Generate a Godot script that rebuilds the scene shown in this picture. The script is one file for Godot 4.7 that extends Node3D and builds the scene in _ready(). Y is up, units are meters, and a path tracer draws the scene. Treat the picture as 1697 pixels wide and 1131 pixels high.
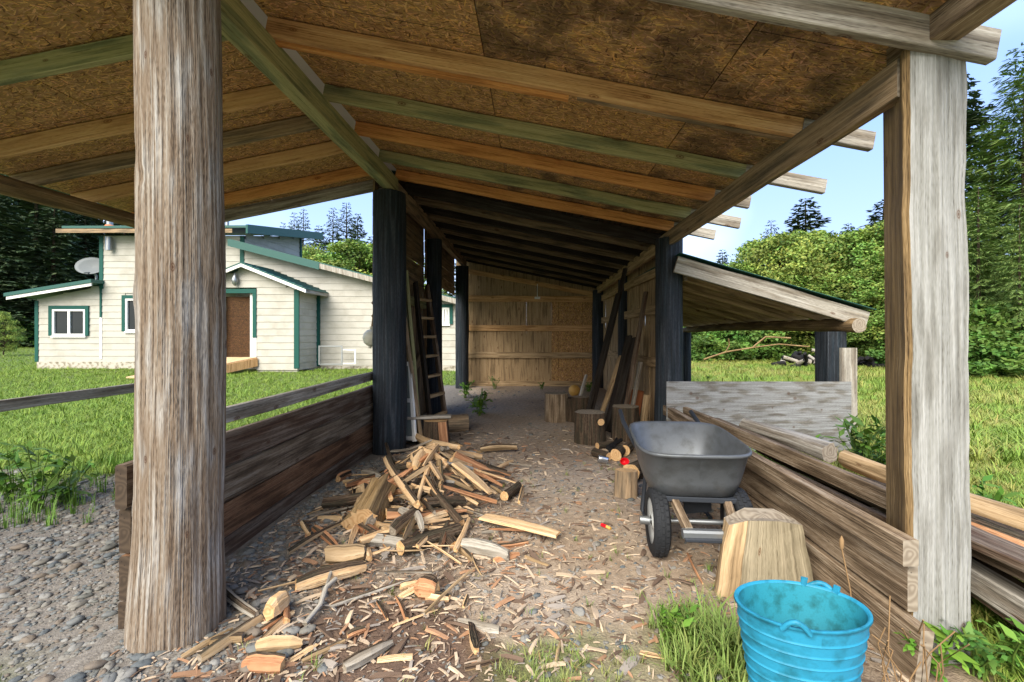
extends Node3D
# Photograph pixels (1697 x 1131): a pixel gives a direction, the depth comes from the ground, wall or thing touched.
const F := 770.0
const CX := 886.0
const CY := 553.0
const EYE := 1.27
var R := RandomNumberGenerator.new()
var M := {}
var NB := FastNoiseLite.new()
var used := {}

func P(px: float, py: float, d: float) -> Vector3:
	return Vector3((px - CX) / F * d, EYE - (py - CY) / F * d, -d)
func G(px: float, py: float) -> Vector3:
	var y := 0.0
	var q := Vector3.ZERO
	for i in 4:
		q = P(px, py, F * (EYE - y) / (py - CY))
		y = land(q.x, -q.z)
	q.y = y
	return q
func rr(a: float, b: float) -> float:
	return R.randf_range(a, b)

# ------------------------------------------------------------------ terrain
func land(x: float, d: float) -> float:
	var y := 0.0
	var t := smoothstep(-1.9, -5.0, x)
	y += t * (0.2 * smoothstep(3.0, 14.0, d) + 0.7 * smoothstep(14.0, 42.0, d))
	y += (1.0 - t) * 0.12 * smoothstep(5.5, 9.5, d) * smoothstep(2.2, 1.2, x)
	y += 0.05 * exp(-pow((x + 1.5) / 0.5, 2.0) - pow((d - 3.4) / 1.3, 2.0))       # gravel banked against the plank wall
	y -= 0.05 * smoothstep(-1.75, -1.9, x) * smoothstep(3.2, 1.5, d)
	y += NB.get_noise_2d(x * 10.0, d * 10.0) * 0.02 + NB.get_noise_2d(x * 50.0 + 90.0, d * 50.0) * 0.008
	return y
func heap(x: float, d: float) -> float:
	return 0.3 * exp(-pow((x + 0.82) / 0.3, 2.0) - pow((d - 3.65) / 0.6, 2.0)) + 0.03 * exp(-pow((x + 0.9) / 0.5, 2.0) - pow((d - 2.6) / 0.5, 2.0))
func grassy(x: float, d: float) -> float:
	var n: float = NB.get_noise_2d(x * 22.0, d * 22.0)
	var n2: float = NB.get_noise_2d(x * 70.0 + 40.0, d * 70.0)
	var g := 0.0
	g = maxf(g, smoothstep(-1.95, -2.35, x) * smoothstep(4.0 + 0.2 * (x + 4.0), 4.8 + 0.2 * (x + 4.0), d + n * 0.6))
	g = maxf(g, smoothstep(1.55, 1.8, x + n * 0.2) * smoothstep(0.2, 0.5, d))
	g = maxf(g, smoothstep(10.1, 10.5, d))
	g = maxf(g, 0.8 * smoothstep(0.35, 0.0, absf(x - 0.18 + n * 0.12) - 0.1) * smoothstep(2.1, 1.6, d + n2 * 0.4))
	g = maxf(g, smoothstep(0.42, 0.18, Vector2((x - 0.68) * 1.6, d - 1.85).length() + n2 * 0.06))
	g = maxf(g, 0.8 * smoothstep(2.1, 1.75, d + n * 0.5) * smoothstep(-1.75, -2.0, x))
	return g

# patches of straw-coloured seed heads in the meadow on the right
func uncut(x: float, d: float) -> bool:
	return x > 1.0 and NB.get_noise_2d(x * 14.0 + 700.0, d * 14.0) + 0.8 * NB.get_noise_2d(x * 60.0, d * 60.0 + 200.0) > -0.05
# ------------------------------------------------------------------ textures
func nz(w: int, h: int, f: float, s: int, oct := 3, kind := FastNoiseLite.TYPE_SIMPLEX_SMOOTH) -> PackedByteArray:
	return nzi(w, h, f, s, oct, kind).get_data()
func nzi(w: int, h: int, f: float, s: int, oct := 3, kind := FastNoiseLite.TYPE_SIMPLEX_SMOOTH) -> Image:
	var n := FastNoiseLite.new()
	n.noise_type = kind
	n.seed = s
	n.frequency = f
	n.fractal_octaves = oct
	if kind == FastNoiseLite.TYPE_CELLULAR:
		n.cellular_return_type = FastNoiseLite.RETURN_DISTANCE2_SUB
		n.fractal_type = FastNoiseLite.FRACTAL_NONE
	var i := n.get_seamless_image(w, h, false, false, 0.15)
	i.convert(Image.FORMAT_L8)
	return i
func streak(w: int, h: int, k: int, f: float, s: int) -> PackedByteArray:
	var n := w / k
	var i := nzi(n, h, f, s, 3)
	var j := Image.create(n + 4, h, false, Image.FORMAT_L8)       # wrapped by two columns on each side so that the tile closes
	j.blit_rect(i, Rect2i(0, 0, n, h), Vector2i(2, 0))
	j.blit_rect(i, Rect2i(n - 2, 0, 2, h), Vector2i(0, 0))
	j.blit_rect(i, Rect2i(0, 0, 2, h), Vector2i(n + 2, 0))
	j.resize((n + 4) * k, h, Image.INTERPOLATE_CUBIC)
	return j.get_region(Rect2i(2 * k, 0, w, h)).get_data()
# u runs along the grain. ramp: four sRGB colours from crack to pale fibre; stain: a blotch colour
func wood(called: String, sd: int, ramp: Array, stain: Color, amount: float, knots: int, rough := 0.85, relief := 0.5, w := 1024, h := 256, tile := Vector2(2.0, 0.5), crack := 0.18) -> StandardMaterial3D:
	var a := streak(w, h, 32, 0.07, sd)
	var b := streak(w, h, 128, 0.3, sd + 1)
	var e := streak(w, h, 8, 0.3, sd + 7)
	var c := streak(w, h, 8, 0.022, sd + 2)
	var out := PackedByteArray()
	out.resize(w * h * 3)
	var bump := PackedByteArray()
	bump.resize(w * h)
	var lut: Array = []
	for k in 256:
		var t := k / 255.0 * 3.0
		var n := mini(int(t), 2)
		lut.append((ramp[n] as Color).lerp(ramp[n + 1], t - n))
	var kr := RandomNumberGenerator.new()
	kr.seed = sd
	var kn: Array = []
	for k in knots:
		kn.append(Vector3(kr.randf() * w, kr.randf() * h, kr.randf_range(5, 11)))
	for y in h:
		for x in w:
			var i := y * w + x
			var g := (a[i] * 0.4 + b[i] * 0.35 + e[i] * 0.25) / 255.0
			g = clampf((g - 0.5) * 1.7 + 0.58, 0.0, 1.0)
			var fine := (b[i] * 0.75 + e[i] * 0.25) / 255.0
			if fine < crack + 0.1:
				g *= clampf((fine - crack + 0.06) / 0.16, 0.05, 1.0)
			var col: Color = lut[int(g * 255.0)]
			var m := clampf((c[i] / 255.0 - 0.5) * 3.0 + amount - 0.35, 0.0, 1.0) * amount * 1.4
			if m > 0.0:
				col = col.lerp(stain * (0.6 + 0.5 * g), minf(m, 0.9))
			bump[i] = int(g * 255.0)
			out[i * 3] = int(clampf(col.r, 0, 1) * 255.0)
			out[i * 3 + 1] = int(clampf(col.g, 0, 1) * 255.0)
			out[i * 3 + 2] = int(clampf(col.b, 0, 1) * 255.0)
	var img := Image.create_from_data(w, h, false, Image.FORMAT_RGB8, out)
	for k in kn:
		for yy in range(-int(k.z), int(k.z) + 1):
			for xx in range(-int(k.z * 2.2), int(k.z * 2.2) + 1):
				var q: float = Vector2(xx / 2.2, yy).length() / k.z
				if q < 1.0:
					var px := posmod(int(k.x) + xx, w)
					var py := posmod(int(k.y) + yy, h)
					var o := img.get_pixel(px, py)
					img.set_pixel(px, py, o.lerp((ramp[0] as Color).lerp(Color(0.3, 0.14, 0.06), 0.5), (1.0 - q * q) * (0.55 + 0.35 * sin(q * 14.0))))
	var bi := Image.create_from_data(w, h, false, Image.FORMAT_L8, bump)
	bi.convert(Image.FORMAT_RGBA8)
	bi.bump_map_to_normal_map(3.0)
	return mat(called, Color.WHITE, rough, ImageTexture.create_from_image(img), ImageTexture.create_from_image(bi), relief, Vector3(1.0 / tile.x, 1.0 / tile.y, 1.0))
func mat(called: String, c: Color, rough := 0.8, tex: Texture2D = null, nor: Texture2D = null, relief := 0.5, sc := Vector3.ONE) -> StandardMaterial3D:
	var m := StandardMaterial3D.new()
	m.resource_name = called
	m.albedo_color = c
	m.roughness = rough
	m.metallic_specular = 0.35
	m.albedo_texture = tex
	if nor:
		m.normal_enabled = true
		m.normal_texture = nor
		m.normal_scale = relief
	m.uv1_scale = sc
	M[called] = m
	return m
func tinted(called: String, from: String, c: Color) -> void:
	var m: StandardMaterial3D = M[from].duplicate()
	m.resource_name = called
	m.albedo_color = c
	M[called] = m
func osb(called: String, sd: int, stained: float) -> void:
	var w := 768
	var r := RandomNumberGenerator.new()
	r.seed = sd
	var out := PackedByteArray()
	out.resize(w * w * 3)
	var st := nz(w, w, 0.0035, sd + 5, 5)
	for i in w * w:
		out[i * 3] = 160
		out[i * 3 + 1] = 124
		out[i * 3 + 2] = 82
	for k in 6000:
		var cx := r.randf() * w
		var cy := r.randf() * w
		var a := r.randf_range(-0.7, 0.7) + (PI / 2 if r.randf() < 0.25 else 0.0)
		var len := r.randf_range(14, 48)
		var wid := r.randf_range(2.0, 8.0)
		var v := r.randf_range(0.8, 1.32)
		var cr := 186.0 * v
		var cg := (146.0 + r.randf_range(-8, 8)) * v
		var cb := 98.0 * v * r.randf_range(0.8, 1.15)
		if r.randf() < 0.14:
			cr *= 0.62; cg *= 0.56; cb *= 0.55
		var ca := cos(a)
		var sa := sin(a)
		for s in int(len):
			var fs := s / len
			var ww := wid * (0.5 + 0.5 * minf(1.0, minf(fs, 1.0 - fs) * 5.0))
			var shade := 0.93 + 0.07 * sin(s * 1.7 + k)
			for q in int(ww):
				var x := posmod(int(cx + ca * s - sa * q), w)
				var y := posmod(int(cy + sa * s + ca * q), w)
				var i := (y * w + x) * 3
				var e := 0.86 if q == 0 else shade
				out[i] = mini(255, int(cr * e))
				out[i + 1] = mini(255, int(cg * e))
				out[i + 2] = mini(255, int(cb * e))
	for y in w:
		var line := 0.42 if (y % 384) < 4 else 1.0
		for x in w:
			var i := (y * w + x) * 3
			var k := line
			if stained > 0.0:
				var m := clampf((st[y * w + x] / 255.0 - 0.52 + stained * 0.2) * 2.2, 0.0, 1.0) * 0.36
				k *= 1.0 - m
			if k < 1.0:
				out[i] = int(out[i] * k)
				out[i + 1] = int(out[i + 1] * minf(1.0, k * 1.02))
				out[i + 2] = int(out[i + 2] * minf(1.0, k * 1.1))
	var img := Image.create_from_data(w, w, false, Image.FORMAT_RGB8, out)
	mat(called, Color.WHITE, 0.8, ImageTexture.create_from_image(img), null, 0.5, Vector3(0.95, 0.95, 1))
func speckle(called: String, sd: int, lo: Color, hi: Color, fcell: float, rough: float, relief: float, tile: float) -> void:
	var w := 1024
	var a := nz(w, w, fcell, sd, 1, FastNoiseLite.TYPE_CELLULAR)
	var b := nz(w, w, 0.02, sd + 1, 5)
	var c := nz(w, w, 0.15, sd + 2, 3)
	var out := PackedByteArray()
	out.resize(w * w * 3)
	var bump := PackedByteArray()
	bump.resize(w * w)
	for i in w * w:
		var t := clampf(a[i] / 255.0 * 0.4 + (b[i] - 128) / 255.0 * 0.9 + (c[i] - 128) / 255.0 * 0.9 + 0.4, 0.0, 1.0)
		bump[i] = int(clampf(a[i] * 0.6 + c[i] * 0.4, 0, 255))
		out[i * 3] = int(lerpf(lo.r, hi.r, t) * 255.0)
		out[i * 3 + 1] = int(lerpf(lo.g, hi.g, t) * 255.0)
		out[i * 3 + 2] = int(lerpf(lo.b, hi.b, t) * 255.0)
	var img := Image.create_from_data(w, w, false, Image.FORMAT_RGB8, out)
	var bi := Image.create_from_data(w, w, false, Image.FORMAT_L8, bump)
	bi.convert(Image.FORMAT_RGBA8)
	bi.bump_map_to_normal_map(4.0)
	var m := mat(called, Color.WHITE, rough, ImageTexture.create_from_image(img), ImageTexture.create_from_image(bi), relief, Vector3(1.0 / tile, 1.0 / tile, 1))
	m.vertex_color_use_as_albedo = true

# ------------------------------------------------------------------ shapes
func rings_mesh(rings: Array, sides, cap: Material, smooth := false, uo := Vector2.ZERO) -> ArrayMesh:
	var n: int = (rings[0] as PackedVector3Array).size()
	var mats: Array = sides if sides is Array else [sides]
	var uniq: Array = []
	for m in mats:
		if not uniq.has(m):
			uniq.append(m)
	var per := PackedFloat32Array([0.0])
	for j in n:
		per.append(per[j] + rings[0][j].distance_to(rings[0][(j + 1) % n]))
	var along := PackedFloat32Array([0.0])
	for i in rings.size() - 1:
		along.append(along[i] + (rings[i][0] + rings[i][n / 2]).distance_to(rings[i + 1][0] + rings[i + 1][n / 2]) * 0.5)
	var out := ArrayMesh.new()
	for m in uniq:
		var st := SurfaceTool.new()
		st.begin(Mesh.PRIMITIVE_TRIANGLES)
		st.set_smooth_group(0 if smooth else -1)
		for j in n:
			if mats[j % mats.size()] != m:
				continue
			var k := (j + 1) % n
			for i in rings.size() - 1:
				var q := [rings[i][j], rings[i + 1][j], rings[i + 1][k], rings[i][k]]
				var uv := [Vector2(along[i], per[j]), Vector2(along[i + 1], per[j]), Vector2(along[i + 1], per[j + 1]), Vector2(along[i], per[j + 1])]
				for t in [0, 1, 2, 0, 2, 3]:
					st.set_uv(uv[t] + uo)
					st.add_vertex(q[t])
		st.generate_normals()
		st.set_material(m)
		st.commit(out)
	if cap:
		var st := SurfaceTool.new()
		st.begin(Mesh.PRIMITIVE_TRIANGLES)
		st.set_smooth_group(-1)
		for e in [0, rings.size() - 1]:
			var mid := Vector3.ZERO
			for q in rings[e]:
				mid += q / n
			var ax: Vector3 = (rings[e][0] - mid)
			var ay: Vector3 = (rings[e][1] - mid).cross(ax).normalized().cross(ax).normalized()
			ax = ax.normalized()
			for j in n:
				var k := (j + 1) % n
				var tri := [mid, rings[e][j], rings[e][k]] if e == 0 else [mid, rings[e][k], rings[e][j]]
				for q in tri:
					st.set_uv(Vector2((q - mid).dot(ax), (q - mid).dot(ay)) + Vector2(0.5, 0.5))
					st.add_vertex(q)
		st.generate_normals()
		st.set_material(cap)
		st.commit(out)
	return out
func board_mesh(l: float, w: float, t: float, side, cap: Material, wob := 0.004, ch := 0.004) -> ArrayMesh:
	var n := clampi(int(l / 0.45), 1, 10)
	var rings := []
	var w2 := w / 2
	var t2 := t / 2
	ch = minf(ch, t * 0.25)
	for i in n + 1:
		var x := -l / 2 + l * i / n
		var oy := rr(-wob, wob)
		var oz := rr(-wob, wob)
		var ww := w2 + rr(-wob, wob) * 0.4
		var r := PackedVector3Array()
		for p in [Vector2(-ww + ch, -t2), Vector2(ww - ch, -t2), Vector2(ww, -t2 + ch), Vector2(ww, t2 - ch), Vector2(ww - ch, t2), Vector2(-ww + ch, t2), Vector2(-ww, t2 - ch), Vector2(-ww, -t2 + ch)]:
			r.append(Vector3(x, p.x + oy, p.y + oz))
		rings.append(r)
	return rings_mesh(rings, side, cap, false, Vector2(rr(0, 9), rr(0, 9)))
func place(o: Node3D, a: Vector3, b: Vector3, up: Vector3) -> void:
	var x := (b - a).normalized()
	var z := x.cross(up).normalized()
	o.transform = Transform3D(Basis(x, z.cross(x), z), (a + b) / 2)
# a board from a to b; w is its size towards up, t the other one
func board(parent: Node, called: String, a: Vector3, b: Vector3, w: float, t: float, up: Vector3, m, cap = null, wob := 0.004, ch := 0.004) -> MeshInstance3D:
	var o := MeshInstance3D.new()
	o.mesh = board_mesh(a.distance_to(b), w, t, m, cap if cap else (m if not m is Array else m[0]), wob, ch)
	place(o, a, b, up)
	return add(parent, called, o)
func log_mesh(l: float, r0: float, r1: float, side, cap: Material, rough := 0.04, seg := 16, sd := 0, rowlen := 0.25) -> ArrayMesh:
	var n := clampi(int(l / rowlen), 2, 24)
	var rings := []
	var bow := rr(-0.012, 0.012) * l
	for i in n + 1:
		var t := i / float(n)
		var r := PackedVector3Array()
		for j in seg:
			var a := TAU * j / seg
			var q := lerpf(r0, r1, t) * (1.0 + rough * NB.get_noise_3d(cos(a) * 60.0 + sd * 31, sin(a) * 60.0, t * l * 60.0) * 2.0 + rough * 0.8 * NB.get_noise_2d(a * 95.0, sd * 77.0))
			r.append(Vector3(-l / 2 + l * t, cos(a) * q + sin(t * PI) * bow, sin(a) * q))
		rings.append(r)
	return rings_mesh(rings, side, cap, true, Vector2(rr(0, 9), rr(0, 9)))
func logg(parent: Node, called: String, a: Vector3, b: Vector3, r0: float, r1: float, m, cap: Material, rough := 0.04, seg := 16, sd := 0) -> MeshInstance3D:
	var o := MeshInstance3D.new()
	o.mesh = log_mesh(a.distance_to(b), r0, r1, m, cap, rough, seg, sd)
	place(o, a, b, Vector3.UP if absf((b - a).normalized().y) < 0.95 else Vector3.FORWARD)
	return add(parent, called, o)
func add(parent: Node, called: String, o: Node3D) -> Node3D:
	if parent == self:
		var n: int = used.get(called, 0)
		used[called] = n + 1
		o.name = called if n == 0 else "%s_%03d" % [called, n]
	else:
		o.name = called
	parent.add_child(o, true)
	return o
func mesh_at(parent: Node, called: String, m: Mesh, t := Transform3D()) -> MeshInstance3D:
	var o := MeshInstance3D.new()
	o.mesh = m
	o.transform = t
	return add(parent, called, o)
func tag(o: Node3D, label: String, category: String, group := "", kind := "") -> Node3D:
	if label:
		o.set_meta("label", label)
	if category:
		o.set_meta("category", category)
	if group:
		o.set_meta("group", group)
	if kind:
		o.set_meta("kind", kind)
	return o
func thing(called: String, label: String, category: String, at := Vector3.ZERO, group := "") -> Node3D:
	var o := Node3D.new()
	o.position = at
	add(self, called, o)
	return tag(o, label, category, group)
func sub(parent: Node, called: String) -> Node3D:
	return add(parent, called, Node3D.new())
# shape of revolution about y: profile of (radius, height)
func lathe(prof: Array, m: Material, seg := 24, sx := 1.0, sz := 1.0) -> ArrayMesh:
	var rings := []
	for p in prof:
		var r := PackedVector3Array()
		for j in seg:
			var a := TAU * j / seg
			r.append(Vector3(sin(a) * p.x * sx, p.y, cos(a) * p.x * sz))
		rings.append(r)
	return rings_mesh(rings, m, null, true)
func tube(pts: Array, r: float, m: Material, seg := 8) -> ArrayMesh:
	var rings := []
	for i in pts.size():
		var d: Vector3 = (pts[mini(i + 1, pts.size() - 1)] - pts[maxi(i - 1, 0)]).normalized()
		var u := d.cross(Vector3.UP if absf(d.y) < 0.9 else Vector3.RIGHT).normalized()
		var v := d.cross(u)
		var g := PackedVector3Array()
		for j in seg:
			var a := TAU * j / seg
			g.append(pts[i] + u * cos(a) * r + v * sin(a) * r)
		rings.append(g)
	return rings_mesh(rings, m, m, true)

func C(r: int, g: int, b: int) -> Color:
	return Color(r / 255.0, g / 255.0, b / 255.0)
func lin(r: float, g: float, b: float) -> Color:
	return Color(r, g, b).linear_to_srgb()
func _ready() -> void:
	R.seed = 20240611
	# ---------------------------------------------------------------- camera, sky, sun, exposure
	var cam := Camera3D.new()
	cam.name = "camera"
	cam.projection = Camera3D.PROJECTION_FRUSTUM
	cam.near = 0.05
	cam.far = 400.0
	cam.size = 0.05 * 1131.0 / F
	cam.frustum_offset = Vector2((848.5 - CX) / F * 0.05, -(565.5 - CY) / F * 0.05)
	cam.position = Vector3(0, EYE, 0)
	add_child(cam)
	cam.current = true
	var env := Environment.new()
	env.background_mode = Environment.BG_SKY
	var sm := ProceduralSkyMaterial.new()
	sm.sky_top_color = C(66, 92, 136)
	sm.sky_horizon_color = C(116, 130, 150)
	sm.sky_curve = 0.22
	sm.ground_bottom_color = C(90, 100, 70)
	sm.ground_horizon_color = C(190, 200, 200)
	sm.sky_cover = clouds()
	sm.sky_cover_modulate = Color(1, 1, 1, 0.3)
	sm.energy_multiplier = 1.0
	env.sky = Sky.new()
	env.sky.sky_material = sm
	env.tonemap_mode = Environment.TONE_MAPPER_LINEAR
	env.tonemap_exposure = 5.8
	env.sdfgi_enabled = true
	env.ssao_enabled = true
	env.ssil_enabled = true
	var we := WorldEnvironment.new()
	we.name = "environment"
	we.environment = env
	add_child(we)
	var sun := DirectionalLight3D.new()
	sun.name = "sun"
	sun.light_energy = 0.37
	sun.light_angular_distance = 45.0
	sun.light_color = Color(1.0, 0.975, 0.94)
	sun.shadow_enabled = true
	add_child(sun)
	sun.look_at_from_position(Vector3(-3.2, 6.6, 7.6), Vector3.ZERO)
	NB.seed = 3
	NB.frequency = 0.02
	NB.fractal_octaves = 3
	materials()
	ground()
	shed()
	house()
	trees()
	woodpile()
	stumps()
	leaning()
	wheelbarrow()
	bucket()
	lumber()
	small_things()
	plants()
	scatter()

func clouds() -> ImageTexture:
	var w := 1024
	var h := 512
	var a := nz(w, h, 0.006, 71, 5)
	var out := PackedByteArray()
	out.resize(w * h * 4)
	for i in w * h:
		var t := clampf((a[i] / 255.0 - 0.46) * 2.6, 0.0, 1.0)
		out[i * 4] = 255
		out[i * 4 + 1] = 255
		out[i * 4 + 2] = 255
		out[i * 4 + 3] = int(t * 90.0)
	return ImageTexture.create_from_image(Image.create_from_data(w, h, false, Image.FORMAT_RGBA8, out))

func materials() -> void:
	wood("post_grey", 11, [C(44, 36, 29), C(100, 84, 68), C(128, 115, 100), C(154, 148, 138)], C(170, 170, 168), 0.42, 10, 0.9, 1.2, 1024, 512, Vector2(1.6, 0.8), 0.22)
	wood("post_pale", 12, [C(78, 74, 66), C(128, 128, 122), C(146, 146, 142), C(166, 166, 162)], C(114, 112, 104), 0.4, 5, 0.85, 0.8, 1024, 512, Vector2(1.6, 0.8), 0.1)
	wood("bark_edge", 13, [C(62, 48, 32), C(118, 96, 64), C(142, 118, 82), C(160, 138, 104)], C(98, 80, 56), 0.5, 4)
	wood("tar", 14, [C(14, 15, 17), C(30, 33, 38), C(44, 49, 55), C(74, 80, 86)], C(26, 38, 46), 0.5, 0, 0.62, 1.2)
	wood("fir", 15, [C(146, 104, 62), C(194, 150, 100), C(206, 164, 114), C(216, 180, 132)], C(172, 124, 78), 0.4, 7)
	wood("green_fir", 16, [C(94, 92, 62), C(144, 142, 98), C(160, 156, 112), C(174, 168, 126)], C(112, 120, 88), 0.5, 6)
	wood("old_fir", 17, [C(80, 66, 50), C(134, 112, 86), C(152, 130, 102), C(170, 148, 120)], C(104, 92, 76), 0.55, 6)
	wood("silver", 18, [C(66, 60, 52), C(128, 122, 112), C(156, 150, 138), C(182, 178, 168)], C(112, 100, 84), 0.45, 6)
	wood("plank", 19, [C(42, 34, 27), C(88, 74, 60), C(108, 94, 80), C(132, 118, 104)], C(84, 62, 46), 0.6, 4)
	wood("tan", 20, [C(100, 80, 56), C(162, 136, 100), C(178, 152, 116), C(192, 168, 134)], C(130, 108, 78), 0.5, 6)
	wood("grey_brown", 21, [C(50, 40, 30), C(112, 94, 74), C(138, 120, 98), C(164, 150, 130)], C(86, 70, 52), 0.5, 5)
	wood("split", 22, [C(150, 114, 76), C(196, 162, 120), C(208, 178, 138), C(220, 196, 160)], C(180, 140, 98), 0.35, 0, 0.8, 0.9)
	wood("split_red", 23, [C(112, 72, 48), C(160, 112, 78), C(176, 130, 94), C(192, 150, 114)], C(136, 94, 66), 0.4, 0, 0.8, 0.9)
	wood("bark", 24, [C(28, 21, 16), C(66, 52, 40), C(92, 76, 60), C(124, 110, 94)], C(70, 66, 52), 0.5, 0, 0.95, 2.2, 512, 256, Vector2(0.7, 0.35), 0.3)
	wood("plywood", 25, [C(78, 76, 72), C(116, 116, 114), C(132, 133, 132), C(152, 154, 154)], C(96, 88, 76), 0.42, 5, 0.85, 0.2, 1024, 256, Vector2(1.0, 0.5), 0.15)
	wood("ply_tan", 26, [C(98, 78, 54), C(158, 132, 98), C(170, 144, 108), C(182, 158, 122)], C(126, 104, 76), 0.45, 5)
	osb("osb", 31, 0.0)
	osb("osb_dark", 32, 1.0)
	endgrain("end_pale", C(206, 172, 126), C(164, 118, 72))
	endgrain("end_grey", C(150, 140, 124), C(94, 82, 68))
	endgrain("end_dark", C(76, 64, 52), C(40, 33, 27))
	tinted("fir_orange", "fir", Color(1.0, 0.9, 0.78))
	tinted("plank_red", "grey_brown", Color(0.86, 0.74, 0.66))
	tinted("plank_grey", "grey_brown", Color(0.88, 0.89, 0.9))
	tinted("door_board", "osb", Color(0.42, 0.38, 0.35))
	tinted("old_dark", "old_fir", Color(0.8, 0.8, 0.8))
	tinted("roof_old", "old_fir", Color(0.56, 0.53, 0.5))
	tinted("board_dark", "plank", Color(0.5, 0.52, 0.54))
	speckle("earth", 41, Color(0.74, 0.73, 0.72), Color(1, 1, 1), 0.07, 0.95, 1.0, 1.3)
	speckle("stone", 43, Color(0.75, 0.75, 0.75), Color(1, 1, 1), 0.03, 0.75, 0.4, 0.2)
	mat("siding", C(172, 169, 159), 0.6, grime(51, 0.08))
	M.siding.uv1_scale = Vector3(0.25, 0.25, 1)
	mat("white_paint", C(226, 226, 222), 0.5)
	mat("concrete", C(176, 170, 158), 0.9, grime(52, 0.35))
	mat("green_metal", C(20, 76, 68), 0.55)
	M.green_metal.metallic_specular = 0.5
	mat("green_trim", C(20, 74, 66), 0.6)
	mat("cap_metal", C(224, 206, 204), 0.5)
	mat("galvanised", C(150, 154, 156), 0.4)
	M.galvanised.metallic = 0.8
	mat("glass", C(34, 40, 42), 0.06)
	mat("inside_paint", C(190, 186, 176), 0.8)
	mat("rubber", C(34, 36, 39), 0.75)
	mat("tray", C(92, 96, 100), 0.42, grime(53, 0.12))
	M.tray.uv1_scale = Vector3(1.6, 1.6, 1)
	M.tray.metallic = 0.35
	mat("black_metal", C(46, 50, 56), 0.5)
	mat("wheel_rim", C(176, 178, 174), 0.5)
	mat("blue", C(38, 130, 162), 0.48, grime(54, 0.2))
	M.blue.uv1_scale = Vector3(2, 2, 1)
	mat("blue_dirty", C(40, 128, 146), 0.6, grime(55, 0.22))
	M.blue_dirty.uv1_scale = Vector3(2.4, 2.4, 1)
	mat("buoy_white", C(206, 204, 186), 0.45)
	mat("buoy_yellow", C(206, 160, 84), 0.5)
	mat("rope", C(136, 110, 78), 0.9)
	mat("red_plastic", C(206, 22, 34), 0.3)
	mat("tin", C(196, 200, 204), 0.25)
	M.tin.metallic = 0.9
	mat("char", C(26, 25, 26), 0.8)
	mat("terracotta", C(178, 112, 74), 0.8)
	for k in [["leaf", 0.6], ["needle", 0.7], ["blade", 0.55]]:
		var m := mat(k[0], Color.WHITE, k[1])
		m.vertex_color_use_as_albedo = true
		m.cull_mode = BaseMaterial3D.CULL_DISABLED
		m.backlight_enabled = true
		m.backlight = lin(0.10, 0.14, 0.02) if k[0] != "needle" else lin(0.015, 0.025, 0.006)
	mat("dish", C(104, 110, 112), 0.5)
	mat("stem", C(86, 110, 44), 0.8)
	mat("pane", C(120, 130, 130), 0.08)
	tinted("post_pale_warm", "post_pale", Color(1.0, 0.93, 0.8))

func grime(sd: int, k: float) -> ImageTexture:
	var w := 512
	var a := nz(w, w, 0.012, sd, 5)
	var b := nz(w, w, 0.09, sd + 3, 3)
	var out := PackedByteArray()
	out.resize(w * w * 3)
	for i in w * w:
		var t := clampf((a[i] / 255.0 - 0.42) * 2.2, 0.0, 1.0) * k + (b[i] / 255.0 - 0.5) * k * 0.4
		out[i * 3] = int(clampf(255.0 * (1.0 - t), 0, 255))
		out[i * 3 + 1] = int(clampf(255.0 * (1.0 - t * 1.04), 0, 255))
		out[i * 3 + 2] = int(clampf(255.0 * (1.0 - t * 1.2), 0, 255))
	return ImageTexture.create_from_image(Image.create_from_data(w, w, false, Image.FORMAT_RGB8, out))
func endgrain(called: String, a: Color, b: Color) -> void:
	var w := 256
	var n := nz(w, w, 0.02, 61, 3)
	var img := Image.create(w, w, false, Image.FORMAT_RGB8)
	for y in w:
		for x in w:
			var q := Vector2(x - 128, y - 128)
			var r := q.length() + (n[y * w + x] - 128) * 0.12
			var t := 0.5 + 0.5 * sin(r * 0.9)
			var c := a.lerp(b, t * 0.5)
			if absf(sin(q.angle() * 3.5 + n[y * w + x] * 0.02)) < 0.03 and r > 20.0:
				c = b * 0.6
			img.set_pixel(x, y, c)
	mat(called, Color.WHITE, 0.9, ImageTexture.create_from_image(img))

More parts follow.
